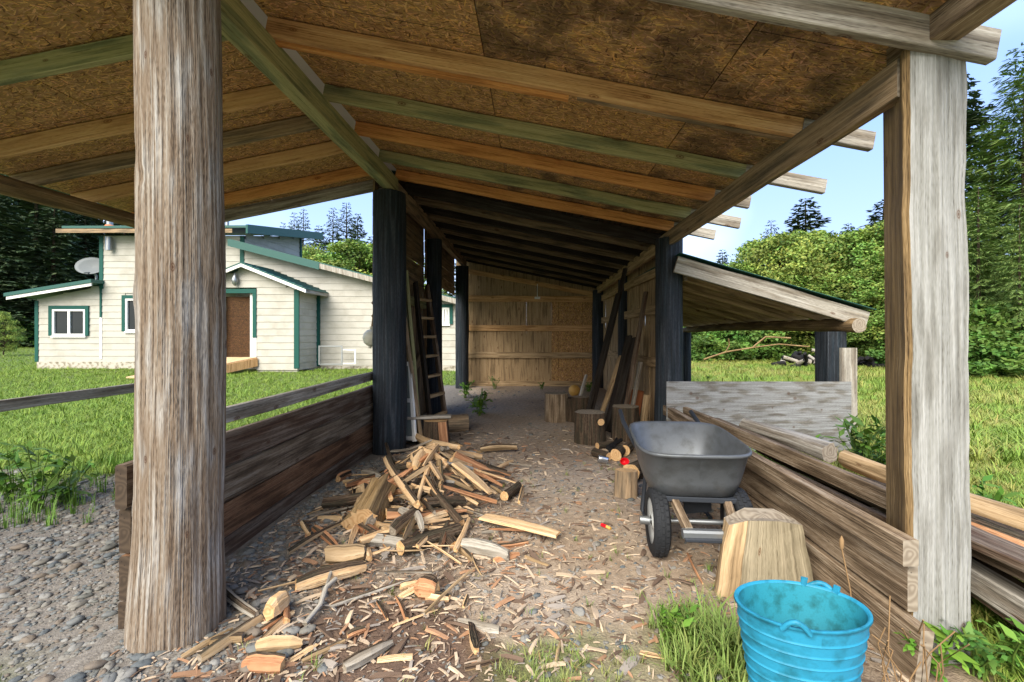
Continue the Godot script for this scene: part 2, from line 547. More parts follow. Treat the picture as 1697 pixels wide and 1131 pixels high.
# ------------------------------------------------------------------ ground
func ground() -> void:
	var xs := PackedFloat32Array()
	var zs := PackedFloat32Array()
	var x := -70.0
	while x < 70.0:
		xs.append(x)
		x += clampf((absf(x) - 1.5) * 0.045, 0.06, 3.0)
	var d := -6.0
	while d < 110.0:
		zs.append(d)
		d += clampf((absf(d - 2.0) - 1.5) * 0.035, 0.055, 3.0)
	var nx := xs.size()
	var v := PackedVector3Array()
	var uv := PackedVector2Array()
	var col := PackedColorArray()
	var idx := PackedInt32Array()
	for j in zs.size():
		for i in nx:
			var px := xs[i]
			var pd := zs[j]
			v.append(Vector3(px, land(px, pd), -pd))
			uv.append(Vector2(px, pd))
			var g := grassy(px, pd)
			var n1: float = NB.get_noise_2d(px * 30.0, pd * 30.0 + 300.0)
			var dirt := Color(0.36, 0.275, 0.195).lerp(Color(0.46, 0.38, 0.295), clampf(0.5 + n1 * 1.4, 0.0, 1.0))
			var n3: float = NB.get_noise_2d(px * 160.0, pd * 160.0 + 500.0)
			if pd + n1 * 0.9 + n3 * 0.5 < 2.1 and px + n1 * 0.6 + n3 * 0.3 < -0.1:      # trodden bark mulch
				dirt = Color(0.17, 0.115, 0.085)
			if px + n1 * 0.5 + n3 * 0.25 < -1.2:      # grey river gravel
				dirt = Color(0.24, 0.22, 0.195)
			var lawn := Color(0.14, 0.19, 0.05)
			if px > 1.0:
				if uncut(px, pd):
					lawn = Color(0.26, 0.24, 0.075)
			col.append(dirt.lerp(lawn, g))
	for j in zs.size() - 1:
		for i in nx - 1:
			var a := j * nx + i
			idx.append_array([a, a + nx, a + 1, a + 1, a + nx, a + nx + 1])
	var st := SurfaceTool.new()
	var arr := []
	arr.resize(Mesh.ARRAY_MAX)
	arr[Mesh.ARRAY_VERTEX] = v
	arr[Mesh.ARRAY_TEX_UV] = uv
	arr[Mesh.ARRAY_COLOR] = col
	arr[Mesh.ARRAY_INDEX] = idx
	st.create_from_arrays(arr)
	st.generate_normals()
	st.set_material(M.earth)
	tag(mesh_at(self, "ground", st.commit()), "", "", "", "structure")

# ------------------------------------------------------------------ the shed
const XL := -1.715      # inner face of the left planks
const SL := 0.19        # roof slope
func ry(x: float) -> float:      # underside of the right-hand rafters
	return 2.375 + (1.45 - x) * SL
func ly(x: float) -> float:      # underside of the left-hand rafters
	return 2.93 + (x + 1.5) * 0.203
func at(x: float, y: float, d: float) -> Vector3:
	return Vector3(x, y, -d)
func shed() -> void:
	var s := thing("pole_shed", "open timber pole shed with log posts and sheet-clad sloping roof", "shed")
	# posts
	var pp := sub(s, "post_frame")
	var o := mesh_at(pp, "log_post", checked_log(), Transform3D(Basis(), Vector3(-1.52, 0, -1.98)))
	tag(o, "thick weathered grey-brown log post", "")
	for q in [[-1.545, 4.95, 0.176, 2.76], [-1.53, 7.09, 0.12, 2.7], [-1.52, 9.75, 0.14, 2.68], [1.47, 5.08, 0.152, 2.3], [1.5, 7.75, 0.11, 2.22], [1.38, 10.0, 0.14, 2.2]]:
		tag(logg(pp, "tarred_post", at(q[0], -0.1, q[1]), at(q[0], q[3], q[1]), q[2], q[2] * 0.95, M.tar, M.end_dark, 0.05, 22, int(q[1] * 7)), "black tarred round post", "")
	logg(pp, "log_post", at(-3.85, -0.1, 5.1), at(-3.85, 2.33, 5.1), 0.09, 0.08, M.post_grey, M.end_grey, 0.05, 14, 9)
	logg(pp, "log_post", at(-3.85, -0.1, 1.2), at(-3.85, 2.33, 1.2), 0.09, 0.08, M.post_grey, M.end_grey, 0.05, 14, 10)
	# squared near post: flat pale face, bark-brown left edge
	var rings := []
	for i in 40:
		var y := -0.1 + 2.48 * i / 39.0
		var k := 0.01 * NB.get_noise_2d(y * 60.0, 11.0) + rr(-0.002, 0.002)
		var e := 0.015 * NB.get_noise_2d(y * 60.0, 55.0) + rr(-0.002, 0.002)
		var ring := PackedVector3Array()
		for q in [Vector2(1.452 + k, -1.80), Vector2(1.56, -1.792), Vector2(1.672 + e, -1.80), Vector2(1.69 + e, -1.825), Vector2(1.70, -2.04), Vector2(1.64, -2.1), Vector2(1.56, -2.08), Vector2(1.5 + k, -1.94), Vector2(1.442 + k, -1.825)]:
			ring.append(Vector3(q.x + 0.02 * (1.0 - i / 39.0), y, q.y))
		rings.append(ring)
	var pale: Material = M.post_pale
	mesh_at(pp, "squared_post", rings_mesh(rings, [pale, pale, pale, pale, M.bark_edge, M.bark_edge, M.bark_edge, M.bark_edge, M.bark_edge], M.end_grey))
	# beams
	var b := sub(s, "beam_frame")
	board(b, "ridge_beam", at(-1.52, 2.85, 1.3), at(-1.52, 2.85, 4.99), 0.155, 0.11, Vector3.UP, M.green_fir, M.end_grey)
	board(b, "ridge_beam", at(-1.52, 2.83, 4.99), at(-1.52, 2.80, 10.1), 0.16, 0.09, Vector3.UP, M.old_fir, M.end_dark)
	board(b, "eave_beam", at(1.475, 2.297, 1.86), at(1.455, 2.297, 5.4), 0.155, 0.05, Vector3.UP, M.old_fir, M.end_grey)
	board(b, "eave_beam", at(1.44, 2.27, 5.1), at(1.36, 2.2, 10.1), 0.15, 0.05, Vector3.UP, M.tan, M.end_grey)
	board(b, "eave_beam_end", at(1.55, 2.432, 1.97), at(1.56, 2.432, 0.75), 0.1, 0.115, Vector3.UP, M.grey_brown, M.end_grey)
	logg(b, "eave_log", at(-3.85, 2.385, 0.9), at(-3.85, 2.37, 5.3), 0.07, 0.065, M.bark_edge, M.end_grey, 0.06, 14, 4)
	# roof over the open bay
	var rf := sub(s, "roof")
	var ds := [2.6, 3.3, 3.87, 4.46, 5.0]
	var te := [1.89, 2.06, 1.79, 1.97, 1.94]
	var ms: Array = [M.fir, M.green_fir, M.fir_orange, M.green_fir, M.fir_orange, M.old_fir]
	for i in 5:
		var d: float = ds[i]
		var e: float = te[i]
		board(rf, "rafter", at(-1.49, ry(-1.49) + 0.05, d), at(1.49, ry(1.49) + 0.05, d), 0.105, 0.042, Vector3.UP, ms[i], M.end_grey, 0.003)
		board(rf, "rafter_tail", at(1.49, ry(1.49) + 0.05, d), at(e, ry(e) + 0.05, d), 0.1, 0.044, Vector3.UP, M.silver, M.end_grey, 0.002)
	board(rf, "rafter", at(0.25, ry(0.25) + 0.05, 2.653), at(1.62, ry(1.62) + 0.05, 2.653), 0.1, 0.04, Vector3.UP, M.old_fir, M.end_grey, 0.003)
	board(rf, "rafter", at(-1.49, ry(-1.49) + 0.03, 2.645), at(0.2, ry(0.2) + 0.03, 2.645), 0.1, 0.04, Vector3.UP, M.fir_orange, M.end_grey, 0.003)
	board(rf, "barge_rafter", at(-1.5, ry(-1.5) + 0.05, 1.76), at(1.76, ry(1.76) + 0.05, 1.78), 0.12, 0.045, Vector3.UP, M.silver, M.end_grey, 0.004)
	var ls := [1.76, 2.54, 3.2, 3.65, 4.13, 4.75]
	var lm: Array = [M.silver, M.green_fir, M.fir, M.old_fir, M.fir, M.fir_orange]
	for i in 6:
		board(rf, "rafter", at(-1.58, ly(-1.58) + 0.05, ls[i]), at(-4.1, ly(-4.1) + 0.05, ls[i]), 0.11, 0.042, Vector3.UP, lm[i], M.end_grey, 0.003)
	board(rf, "barge_rafter", at(-1.58, ly(-1.58) + 0.05, 5.18), at(-4.1, ly(-4.1) + 0.05, 5.18), 0.13, 0.045, Vector3.UP, M.silver, M.end_grey, 0.003)
	# sheathing panels
	var up_r := Vector3(SL, 1, 0).normalized()
	var up_l := Vector3(-0.203, 1, 0).normalized()
	var xe := [-1.5, -0.28, 0.94, 1.58]
	var de := [1.64, 2.62, 3.84, 5.06, 5.22]
	for i in 3:
		for j in 4:
			var x0: float = xe[i] + 0.003
			var x1: float = xe[i + 1] - 0.003
			var m: Material = M.osb_dark if (j == 0 and i > 0) or (i == 2 and j < 3) or (i == 1 and j == 2) else M.osb
			panel(rf, "sheathing_panel", Vector3(x0, ry(x0) + 0.11, -de[j] - 0.003), Vector3(x1, ry(x1) + 0.11, -de[j] - 0.003), Vector3(x0, ry(x0) + 0.11, -de[j + 1] + 0.003), 0.012, up_r, m)
	var lx := [-1.7, -2.92, -4.14]
	for i in 2:
		for j in 4:
			var x0: float = lx[i] - 0.003
			var x1: float = lx[i + 1] + 0.003
			panel(rf, "sheathing_panel", Vector3(x0, ly(x0) + 0.115, -de[j] - 0.003), Vector3(x1, ly(x1) + 0.115, -de[j] - 0.003), Vector3(x0, ly(x0) + 0.115, -de[j + 1] + 0.003), 0.012, up_l, M.osb)
	# metal sheets over it, and the ridge cap seen through the slot
	for j in 5:
		var d0 := 1.52 + j * 0.72
		var d1 := d0 + 0.715
		panel(rf, "metal_sheet", Vector3(-1.4, ry(-1.4) + 0.135, -d0), Vector3(1.6, ry(1.6) + 0.135, -d0), Vector3(-1.4, ry(-1.4) + 0.135, -d1), 0.004, up_r, M.green_metal)
		panel(rf, "metal_sheet", Vector3(-1.75, ly(-1.75) + 0.14, -d0), Vector3(-4.2, ly(-4.2) + 0.14, -d0), Vector3(-1.75, ly(-1.75) + 0.14, -d1), 0.004, up_l, M.green_metal)
	board(rf, "ridge_cap", at(-1.38, 3.13, 1.5), at(-1.38, 3.13, 5.5), 0.3, 0.004, Vector3(1, -0.2, 0), M.cap_metal)
	board(rf, "ridge_cap", at(-1.7, 3.09, 1.5), at(-1.7, 3.09, 5.5), 0.4, 0.004, Vector3(-1, -0.25, 0), M.cap_metal)
	for k in 9:
		var x := -0.2 + k * 0.22
		board(rf, "shingle_edge", at(x, ry(x) + 0.155, 1.55), at(x + 0.23, ry(x + 0.23) + 0.152 + rr(-0.004, 0.006), 1.55), 0.16, 0.012, Vector3.FORWARD, M.char, null, 0.004)
	# roof of the enclosed bay: close old rafters under boards
	for k in 13:
		var d := 5.4 + k * 0.385
		board(rf, "rafter", at(-1.5, ry(-1.5) + 0.03 - k * 0.006, d), at(1.62, ry(1.62) - 0.02 - k * 0.006, d), 0.13, 0.045, Vector3.UP, M.old_dark if k % 2 else M.board_dark, M.end_grey, 0.004)
	for k in 19:
		var x0 := -1.9 + k * 0.19
		board(rf, "roof_board", at(x0 + 0.09, ry(x0 + 0.09) + 0.108, 5.24), at(x0 + 0.09, ry(x0 + 0.09) + 0.03, 10.25), 0.184, 0.02, Vector3(1, -SL, 0), M.roof_old, null, 0.002)
	panel(rf, "metal_sheet", Vector3(-1.95, ry(-1.95) + 0.15, -5.24), Vector3(1.75, ry(1.75) + 0.15, -5.24), Vector3(-1.95, ry(-1.95) + 0.08, -10.35), 0.004, up_r, M.green_metal)
	# left plank wall with its rail
	var lw := sub(s, "left_plank_wall")
	for k in 4:
		var y := -0.06 + k * 0.195
		var pm: Material = [M.plank, M.plank, M.grey_brown, M.plank][k]
		board(lw, "plank", at(XL - 0.028 + [0.0, 0.006, -0.004, 0.004][k], y + 0.0955, 1.97 + rr(-0.02, 0.02)), at(XL - 0.028 + [0.004, -0.002, 0.005, -0.004][k], y + 0.0955, 5.1), 0.186, 0.05, Vector3.UP, [M.plank, M.plank_red, M.plank_grey, M.plank][k], M.end_dark, 0.004, 0.008)
	board(lw, "rail", at(XL - 0.02, 0.81, 2.05), at(XL - 0.02, 0.815, 5.0), 0.09, 0.035, Vector3.UP, M.silver, M.end_grey)
	var fr := sub(s, "left_fence")
	board(fr, "rail", at(-3.85, 0.74, 1.15), at(-3.85, 0.75, 5.15), 0.085, 0.035, Vector3.UP, M.silver, M.end_grey)
	# right plank wall: two skins on the posts
	var rw := sub(s, "right_plank_wall")
	board(rw, "cap_board", at(1.425, 0.435, 1.76), at(1.40, 0.455, 4.95), 0.1, 0.06, Vector3.UP, M.grey_brown, M.end_grey, 0.002, 0.003)
	board(rw, "plank", at(1.455, 0.292, 1.79), at(1.43, 0.3, 4.95), 0.19, 0.04, Vector3.UP, M.grey_brown, M.end_grey)
	board(rw, "plank", at(1.425, 0.085, 1.7), at(1.40, 0.1, 4.9), 0.2, 0.05, Vector3(0.12, 1, 0), M.grey_brown, M.end_grey, 0.004)
	board(rw, "plank", at(1.80, 0.44, 2.0), at(1.53, 0.47, 5.0), 0.1, 0.045, Vector3.UP, M.grey_brown, M.end_grey)
	board(rw, "plank", at(1.82, 0.22, 2.0), at(1.6, 0.22, 4.9), 0.24, 0.04, Vector3.UP, M.plank, M.end_grey)
	# enclosed bay, left wall: upright boards, sheets above, open beyond the middle post
	var w2 := sub(s, "left_board_wall")
	var d0 := 5.12
	var k := 0
	while d0 < 7.15:
		var bw := rr(0.2, 0.3)
		board(w2, "wall_board", at(-1.72, 0.0, d0 + bw / 2), at(-1.72 + rr(-0.01, 0.01), 1.95, d0 + bw / 2), bw - 0.006, 0.022, Vector3.FORWARD, M.old_fir if k % 3 else M.plank, null, 0.004)
		d0 += bw
		k += 1
	for j in 6:
		board(w2, "wall_board", at(-1.75, 2.03 + j * 0.205, 5.05), at(-1.75, 2.0 + j * 0.205, 7.3), 0.2, 0.022, Vector3.UP, M.old_fir, null, 0.004)
		if j > 0:
			board(w2, "wall_board", at(-1.72, 2.03 + j * 0.2, 7.3), at(-1.72, 1.99 + j * 0.2, 9.9), 0.195, 0.022, Vector3.UP, M.tan if j == 1 else M.old_fir, null, 0.004)
	board(w2, "girt", at(-1.67, 1.72, 5.1), at(-1.67, 1.7, 7.1), 0.12, 0.04, Vector3.UP, M.green_fir, M.end_grey)
	board(w2, "girt", at(-1.67, 0.85, 5.1), at(-1.67, 0.85, 7.1), 0.1, 0.04, Vector3.UP, M.old_fir, M.end_grey)
	board(w2, "diagonal_brace", at(-1.63, 0.3, 5.2), at(-1.63, 0.95, 6.7), 0.1, 0.03, Vector3.UP, M.old_fir, M.end_grey)
	# right wall of the enclosed bay
	var w3 := sub(s, "right_board_wall")
	d0 = 5.2
	k = 0
	while d0 < 9.95:
		var bw := rr(0.24, 0.34)
		var xx := lerpf(1.6, 1.47, (d0 - 5.2) / 4.8)
		board(w3, "wall_board", at(xx, 0.0, d0 + bw / 2), at(xx + rr(-0.008, 0.008), 2.42, d0 + bw / 2), bw - 0.006, 0.02, Vector3.FORWARD, M.tan if k % 4 else M.ply_tan, null, 0.004)
		d0 += bw
		k += 1
	for y in [0.9, 1.58, 2.05]:
		board(w3, "girt", at(1.56, y, 5.2), at(1.44, y - 0.03, 9.9), 0.12, 0.04, Vector3.UP, M.tan, M.end_grey)
	# back wall: plywood and strand-board sheets behind girts
	var w4 := sub(s, "back_wall")
	var sx := [-1.68, -0.73, -0.18, 0.37, 1.55]
	for i in 4:
		panel(w4, "wall_panel", at(sx[i] + 0.0004, 0.05, 10.16), at(sx[i + 1] - 0.0004, 0.05, 10.16), at(sx[i] + 0.0004, 2.0, 10.16), 0.014, Vector3(0, 0, 1), M.osb if i == 3 else M.ply_tan, true)
	panel(w4, "wall_panel", at(-1.72, 2.0, 10.19), at(1.58, 2.0, 10.19), at(-1.72, 3.0, 10.19), 0.014, Vector3(0, 0, 1), M.ply_tan, true)
	for y in [2.03, 1.39, 0.8, 0.16]:
		board(w4, "girt", at(-1.45, y, 10.12), at(1.3, y - 0.01, 10.12), 0.13 if y > 0.5 else 0.16, 0.045, Vector3.UP, M.fir if y > 1.0 else M.tan, M.end_grey)
	board(w4, "top_plate", at(-1.45, 2.63, 10.11), at(1.3, 2.12, 10.11), 0.1, 0.045, Vector3.UP, M.fir, M.end_grey)
	# lean-to on the right
	var lt := sub(s, "lean_to")
	var lq := func(x: float) -> float: return 2.0 - (x - 1.5) * 0.29
	board(lt, "barge_rafter", at(1.48, lq.call(1.48) - 0.0, 4.85), at(3.47, lq.call(3.47) - 0.02, 4.85), 0.17, 0.045, Vector3.UP, M.silver, M.end_grey, 0.012)
	for i in 9:
		board(lt, "rafter", at(1.62, lq.call(1.62), 5.3 + i * 0.58), at(3.45, lq.call(3.45), 5.3 + i * 0.58), 0.15, 0.045, Vector3.UP, M.tan, M.end_grey)
	for j in 7:
		var e0 := 4.78 + j * 0.78
		panel(lt, "metal_sheet", at(1.5, lq.call(1.5) + 0.1, e0), at(3.52, lq.call(3.52) + 0.1, e0), at(1.5, lq.call(1.5) + 0.1, e0 + 0.775), 0.005, Vector3(0.29, 1, 0).normalized(), M.green_metal)
	for i in 7:
		var x := 1.75 + i * 0.27
		board(lt, "roof_board", at(x, lq.call(x) + 0.075, 4.9), at(x, lq.call(x) + 0.075, 10.1), 0.262, 0.02, Vector3(1, -0.29, 0), M.roof_old, null, 0.002)
	logg(lt, "eave_log", at(3.3, 1.35, 4.72), at(3.25, 1.34, 10.1), 0.075, 0.06, M.bark_edge, M.end_grey, 0.05, 14, 5)
	board(lt, "square_post", at(3.17, -0.1, 4.98), at(3.17, 1.29, 4.98), 0.24, 0.2, Vector3.FORWARD, M.tar, M.end_dark, 0.004, 0.01)
	logg(lt, "log_post", at(3.25, -0.1, 9.9), at(3.25, 1.3, 9.9), 0.09, 0.085, M.tar, M.end_dark, 0.04, 14, 6)
	board(lt, "post_block", at(3.27, 0.3, 4.84), at(3.27, 1.12, 4.84), 0.16, 0.05, Vector3.RIGHT, M.silver, M.end_grey)
	board(lt, "ledger", at(1.66, 1.92, 5.1), at(1.66, 1.92, 10.0), 0.14, 0.04, Vector3.UP, M.tan, M.end_grey)
	panel(lt, "plywood_sheet", at(1.36, -0.03, 4.8), at(3.25, -0.03, 4.78), at(1.36, 0.775, 4.8), 0.016, Vector3(0, 0, 1), M.plywood)

# a sheet with corners a, b (along u) and c (along v)
func panel(parent: Node, called: String, a: Vector3, b: Vector3, c: Vector3, t: float, nrm: Vector3, m: Material, turn := false) -> MeshInstance3D:
	var e := b - a
	var f := c - a
	var off := Vector2(rr(0, 5), rr(0, 5))
	var st := SurfaceTool.new()
	st.begin(Mesh.PRIMITIVE_TRIANGLES)
	st.set_smooth_group(-1)
	var q := []
	for h in [0.0, t]:
		for k in [[0, 0], [1, 0], [1, 1], [0, 1]]:
			q.append(a + e * k[0] + f * k[1] + nrm * h)
	var flip := e.cross(f).dot(nrm) > 0.0
	for fc in [[0, 1, 2, 3], [7, 6, 5, 4], [0, 4, 5, 1], [1, 5, 6, 2], [2, 6, 7, 3], [3, 7, 4, 0]]:
		for i in ([0, 1, 2, 0, 2, 3] if flip else [0, 2, 1, 0, 3, 2]):
			var w: Vector3 = q[fc[i]]
			var uv := Vector2((w - a).dot(e.normalized()), (w - a).dot(f.normalized()))
			st.set_uv((Vector2(uv.y, uv.x) if turn else uv) + off)
			st.add_vertex(w)
	st.generate_normals()
	st.set_material(m)
	return mesh_at(parent, called, st.commit())

# the near post: a peeled log that tapers, with drying cracks, knot hollows and an uneven foot
func checked_log() -> ArrayMesh:
	var rings := []
	var seg := 120
	var cr := []
	for k in 26:
		cr.append([rr(0, TAU), rr(-0.1, 2.6), rr(0.3, 1.6), rr(0.003, 0.011), rr(0.012, 0.03)])
	var kn := []
	for k in 14:
		kn.append([rr(-1.2, 1.6), rr(0.15, 2.9), rr(0.018, 0.04), rr(-0.012, 0.01)])
	for i in 105:
		var y := -0.1 + 0.03 * i
		var base := lerpf(0.158, 0.144, clampf(y / 3.0, 0.0, 1.0)) + 0.012 * smoothstep(0.5, 0.0, y)
		var ring := PackedVector3Array()
		for j in seg:
			var a := TAU * j / seg
			var r: float = base * (1.0 + 0.07 * NB.get_noise_3d(cos(a) * 45.0, y * 30.0, sin(a) * 45.0) + 0.03 * NB.get_noise_3d(cos(a) * 260.0, y * 35.0, sin(a) * 260.0))
			for c in cr:
				if y > c[1] and y < c[1] + c[2]:
					var w: float = angle_difference(a, c[0] + 0.1 * NB.get_noise_2d(y * 60.0, c[0] * 99.0))
					if absf(w) < 0.1:
						r -= c[3] * exp(-pow(w / c[4], 2.0)) * minf(1.0, minf(y - c[1], c[1] + c[2] - y) * 8.0)
			for q in kn:
				var e: float = Vector2(angle_difference(a, q[0]) * 0.15, (y - q[1]) * 0.7).length() / q[2]
				if e < 2.5:
					r += q[3] * exp(-e * e)
			ring.append(Vector3(sin(a) * r + 0.02 * sin(y * 1.1), y, cos(a) * r))
		rings.append(ring)
	return rings_mesh(rings, M.post_grey, M.end_grey, true)

# ------------------------------------------------------------------ the house
# courses of lap siding between two bottom corners, up to a top that runs from ya to yb; holes are [u0, u1, y0, y1] in metres along the wall
func siding(parent: Node, a: Vector3, b: Vector3, y0: float, ya: float, yb: float, out: Vector3, holes := []) -> void:
	var l := a.distance_to(b)
	var dir := (b - a) / l
	var y := y0
	while y < maxf(ya, yb):
		var ym := y + 0.1
		var u0 := 0.0
		var u1 := l
		if absf(ya - yb) > 0.01:        # where the course still lies under the sloping top
			var ut := (ym - ya) / (yb - ya) * l
			if yb > ya:
				u0 = clampf(ut, 0.0, l)
			else:
				u1 = clampf(ut, 0.0, l)
		elif ym > ya:
			break
		var spans := [[u0, u1]]
		for h in holes:
			if ym > h[2] and ym < h[3]:
				var nx := []
				for s in spans:
					if h[1] <= s[0] or h[0] >= s[1]:
						nx.append(s)
						continue
					if h[0] > s[0]:
						nx.append([s[0], h[0]])
					if h[1] < s[1]:
						nx.append([h[1], s[1]])
				spans = nx
		for s in spans:
			if s[1] - s[0] > 0.04:
				var o := board(parent, "siding_board", a + dir * s[0] + Vector3(0, ym - a.y, 0) + out * 0.016, a + dir * s[1] + Vector3(0, ym - a.y, 0) + out * 0.016, 0.205, 0.014, Vector3.UP + out * -0.07, M.siding, null, 0.0008, 0.002)
		y += 0.19
func slab(parent: Node, called: String, pts: Array, t: float, m: Material) -> void:      # a four-cornered sheet of thickness t, top at pts
	var r0 := PackedVector3Array()
	var r1 := PackedVector3Array()
	for p in pts:
		r0.append(p - Vector3(0, t, 0))
		r1.append(p)
	mesh_at(parent, called, rings_mesh([r0, r1], m, m))
func bx(parent: Node, called: String, lo: Vector3, hi: Vector3, m: Material) -> MeshInstance3D:
	var y := (lo.y + hi.y) / 2
	var z := (lo.z + hi.z) / 2
	return board(parent, called, Vector3(lo.x, y, z), Vector3(hi.x, y, z), hi.y - lo.y, hi.z - lo.z, Vector3.UP, m, null, 0.0, 0.003)
func window(parent: Node, x0: float, x1: float, y0: float, y1: float, z: float, trim: Material) -> void:
	var w := sub(parent, "window")
	for q in [[x0 - 0.1, x0, y0 - 0.0, y1 + 0.1], [x1, x1 + 0.1, y0, y1 + 0.1], [x0, x1, y1, y1 + 0.1]]:
		bx(w, "trim", Vector3(q[0], q[2], z), Vector3(q[1], q[3], z + 0.045), trim)
	for q in [[x0, x0 + 0.06, y0, y1], [x1 - 0.06, x1, y0, y1], [x0 + 0.06, x1 - 0.06, y0, y0 + 0.06], [x0 + 0.06, x1 - 0.06, y1 - 0.06, y1], [(x0 + x1) / 2 - 0.03, (x0 + x1) / 2 + 0.03, y0 + 0.06, y1 - 0.06]]:
		bx(w, "frame", Vector3(q[0], q[2], z - 0.02), Vector3(q[1], q[3], z + 0.035), M.white_paint)
	bx(w, "pane", Vector3(x0 + 0.04, y0 + 0.04, z - 0.03), Vector3((x0 + x1) / 2, y1 - 0.04, z - 0.01), M.glass)
	bx(w, "pane", Vector3((x0 + x1) / 2, y0 + 0.04, z - 0.03), Vector3(x1 - 0.04, y1 - 0.04, z - 0.012), M.glass)
	bx(w, "sill", Vector3(x0 - 0.02, y0 - 0.05, z), Vector3(x1 + 0.02, y0, z + 0.06), M.white_paint)
func house() -> void:
	var h := thing("white_house", "white lap-sided house with green metal roofs and trim", "house", Vector3.ZERO)
	var Z := -14.0
	var out := Vector3(0, 0, 1)
	# left wing
	var a := sub(h, "left_wing")
	bx(a, "wall", Vector3(-14.95, 0.3, -17.5), Vector3(-13.07, 2.2, Z), M.siding)
	siding(a, Vector3(-14.98, 0.4, Z), Vector3(-13.05, 0.4, Z), 0.4, 2.22, 2.66, out, [[0.42, 1.5, 1.17, 2.03]])
	bx(a, "foundation", Vector3(-14.98, -0.2, -17.4), Vector3(-13.05, 0.42, Z + 0.03), M.concrete)
	bx(a, "corner_trim", Vector3(-15.03, 0.42, Z), Vector3(-14.93, 2.25, Z + 0.045), M.green_trim)
	window(a, -14.5, -13.5, 1.2, 2.0, Z + 0.02, M.green_trim)
	slab(a, "metal_roof", [Vector3(-15.5, 2.45, -13.55), Vector3(-12.95, 2.86, -13.55), Vector3(-12.95, 2.86, -17.8), Vector3(-15.5, 2.45, -17.8)], 0.1, M.green_metal)
	slab(a, "fascia", [Vector3(-15.46, 2.35, -13.58), Vector3(-12.98, 2.755, -13.58), Vector3(-12.98, 2.755, -13.62), Vector3(-15.46, 2.35, -13.62)], 0.09, M.white_paint)
	slab(a, "gable_board", [Vector3(-14.98, 2.3, -13.99), Vector3(-13.05, 2.7, -13.99), Vector3(-13.05, 2.7, -14.05), Vector3(-14.98, 2.3, -14.05)], 0.3, M.siding)
	# main block with a roof rising to the back
	var b := sub(h, "main_block")
	bx(b, "wall", Vector3(-13.03, 0.3, -17.4), Vector3(-8.8, 4.18, Z), M.siding)
	bx(b, "foundation", Vector3(-13.05, -0.2, -17.4), Vector3(-8.78, 0.42, Z + 0.03), M.concrete)
	siding(b, Vector3(-13.05, 0.4, Z), Vector3(-8.78, 0.4, Z), 0.4, 4.2, 4.2, out, [[0.72, 1.5, 1.3, 2.45]])
	siding(b, Vector3(-8.78, 0.4, Z), Vector3(-8.78, 0.4, -17.4), 2.6, 4.2, 4.9, Vector3(1, 0, 0))
	slab(b, "side_wall_top", [Vector3(-8.9, 4.22, Z), Vector3(-8.8, 4.22, Z), Vector3(-8.8, 4.9, -17.4), Vector3(-8.9, 4.9, -17.4)], 0.8, M.siding)
	bx(b, "corner_trim", Vector3(-13.09, 2.62, Z), Vector3(-12.98, 4.2, Z + 0.045), M.green_trim)
	bx(b, "corner_trim", Vector3(-13.08, 1.75, Z), Vector3(-13.02, 2.62, Z + 0.045), M.green_trim)
	bx(b, "corner_trim", Vector3(-13.08, 0.5, Z), Vector3(-13.02, 1.75, Z + 0.04), M.white_paint)
	bx(b, "corner_trim", Vector3(-8.86, 2.6, Z), Vector3(-8.74, 4.2, Z + 0.045), M.green_trim)
	bx(b, "corner_trim", Vector3(-8.78, 3.0, -17.42), Vector3(-8.72, 4.85, -17.3), M.green_trim)
	window(b, -12.3, -11.6, 1.33, 2.32, Z + 0.02, M.green_trim)
	slab(b, "metal_roof", [Vector3(-13.75, 4.4, -13.5), Vector3(-8.35, 4.42, -13.5), Vector3(-8.2, 5.12, -17.9), Vector3(-13.75, 5.12, -17.9)], 0.07, M.green_metal)
	bx(b, "fascia", Vector3(-13.93, 4.2, -13.53), Vector3(-8.8, 4.315, -13.5), M.old_fir)
	slab(b, "side_fascia", [Vector3(-8.4, 4.44, -13.5), Vector3(-8.33, 4.44, -13.48), Vector3(-8.16, 5.15, -17.9), Vector3(-8.3, 5.15, -17.9)], 0.26, M.green_metal)
	mesh_at(b, "stove_pipe", tube([Vector3(-12.7, 3.75, -13.85), Vector3(-12.7, 4.15, -13.85)], 0.08, M.galvanised, 14))
	mesh_at(b, "chimney_pipe", tube([Vector3(-12.72, 4.4, -13.9), Vector3(-12.72, 4.85, -13.9)], 0.08, M.galvanised, 14))
	mesh_at(b, "pipe_collar", lathe([Vector2(0.2, 0.0), Vector2(0.09, 0.12)], M.terracotta, 14), Transform3D(Basis(), Vector3(-12.72, 4.4, -13.9)))
	mesh_at(b, "vent_pipe", tube([Vector3(-9.4, 4.4, -14.2), Vector3(-9.4, 4.85, -14.2)], 0.05, M.galvanised, 12))
	# right wing: long roof falling to the right
	var c := sub(h, "right_wing")
	bx(c, "wall", Vector3(-8.76, 0.3, -19.0), Vector3(-2.35, 2.2, Z), M.siding)
	bx(c, "foundation", Vector3(-8.78, -0.2, -19.0), Vector3(-2.33, 0.35, Z + 0.02), M.concrete)
	slab(c, "gable_board", [Vector3(-8.78, 3.86, -13.99), Vector3(-2.35, 2.2, -13.99), Vector3(-2.35, 2.2, -14.05), Vector3(-8.78, 3.86, -14.05)], 0.6, M.siding)
	slab(c, "gable_board", [Vector3(-8.78, 3.3, -13.995), Vector3(-4.5, 2.2, -13.995), Vector3(-4.5, 2.15, -14.04), Vector3(-8.78, 2.15, -14.04)], 0.1, M.siding)
	bx(c, "gable_board", Vector3(-8.78, 2.1, -14.04), Vector3(-4.7, 2.8, -14.0), M.siding)
	siding(c, Vector3(-8.78, 0.3, Z), Vector3(-2.35, 0.3, Z), 0.3, 3.84, 2.16, out, [[5.98, 6.22, 1.5, 2.1]])
	window(c, -2.78, -2.56, 1.55, 2.05, Z + 0.02, M.green_trim)
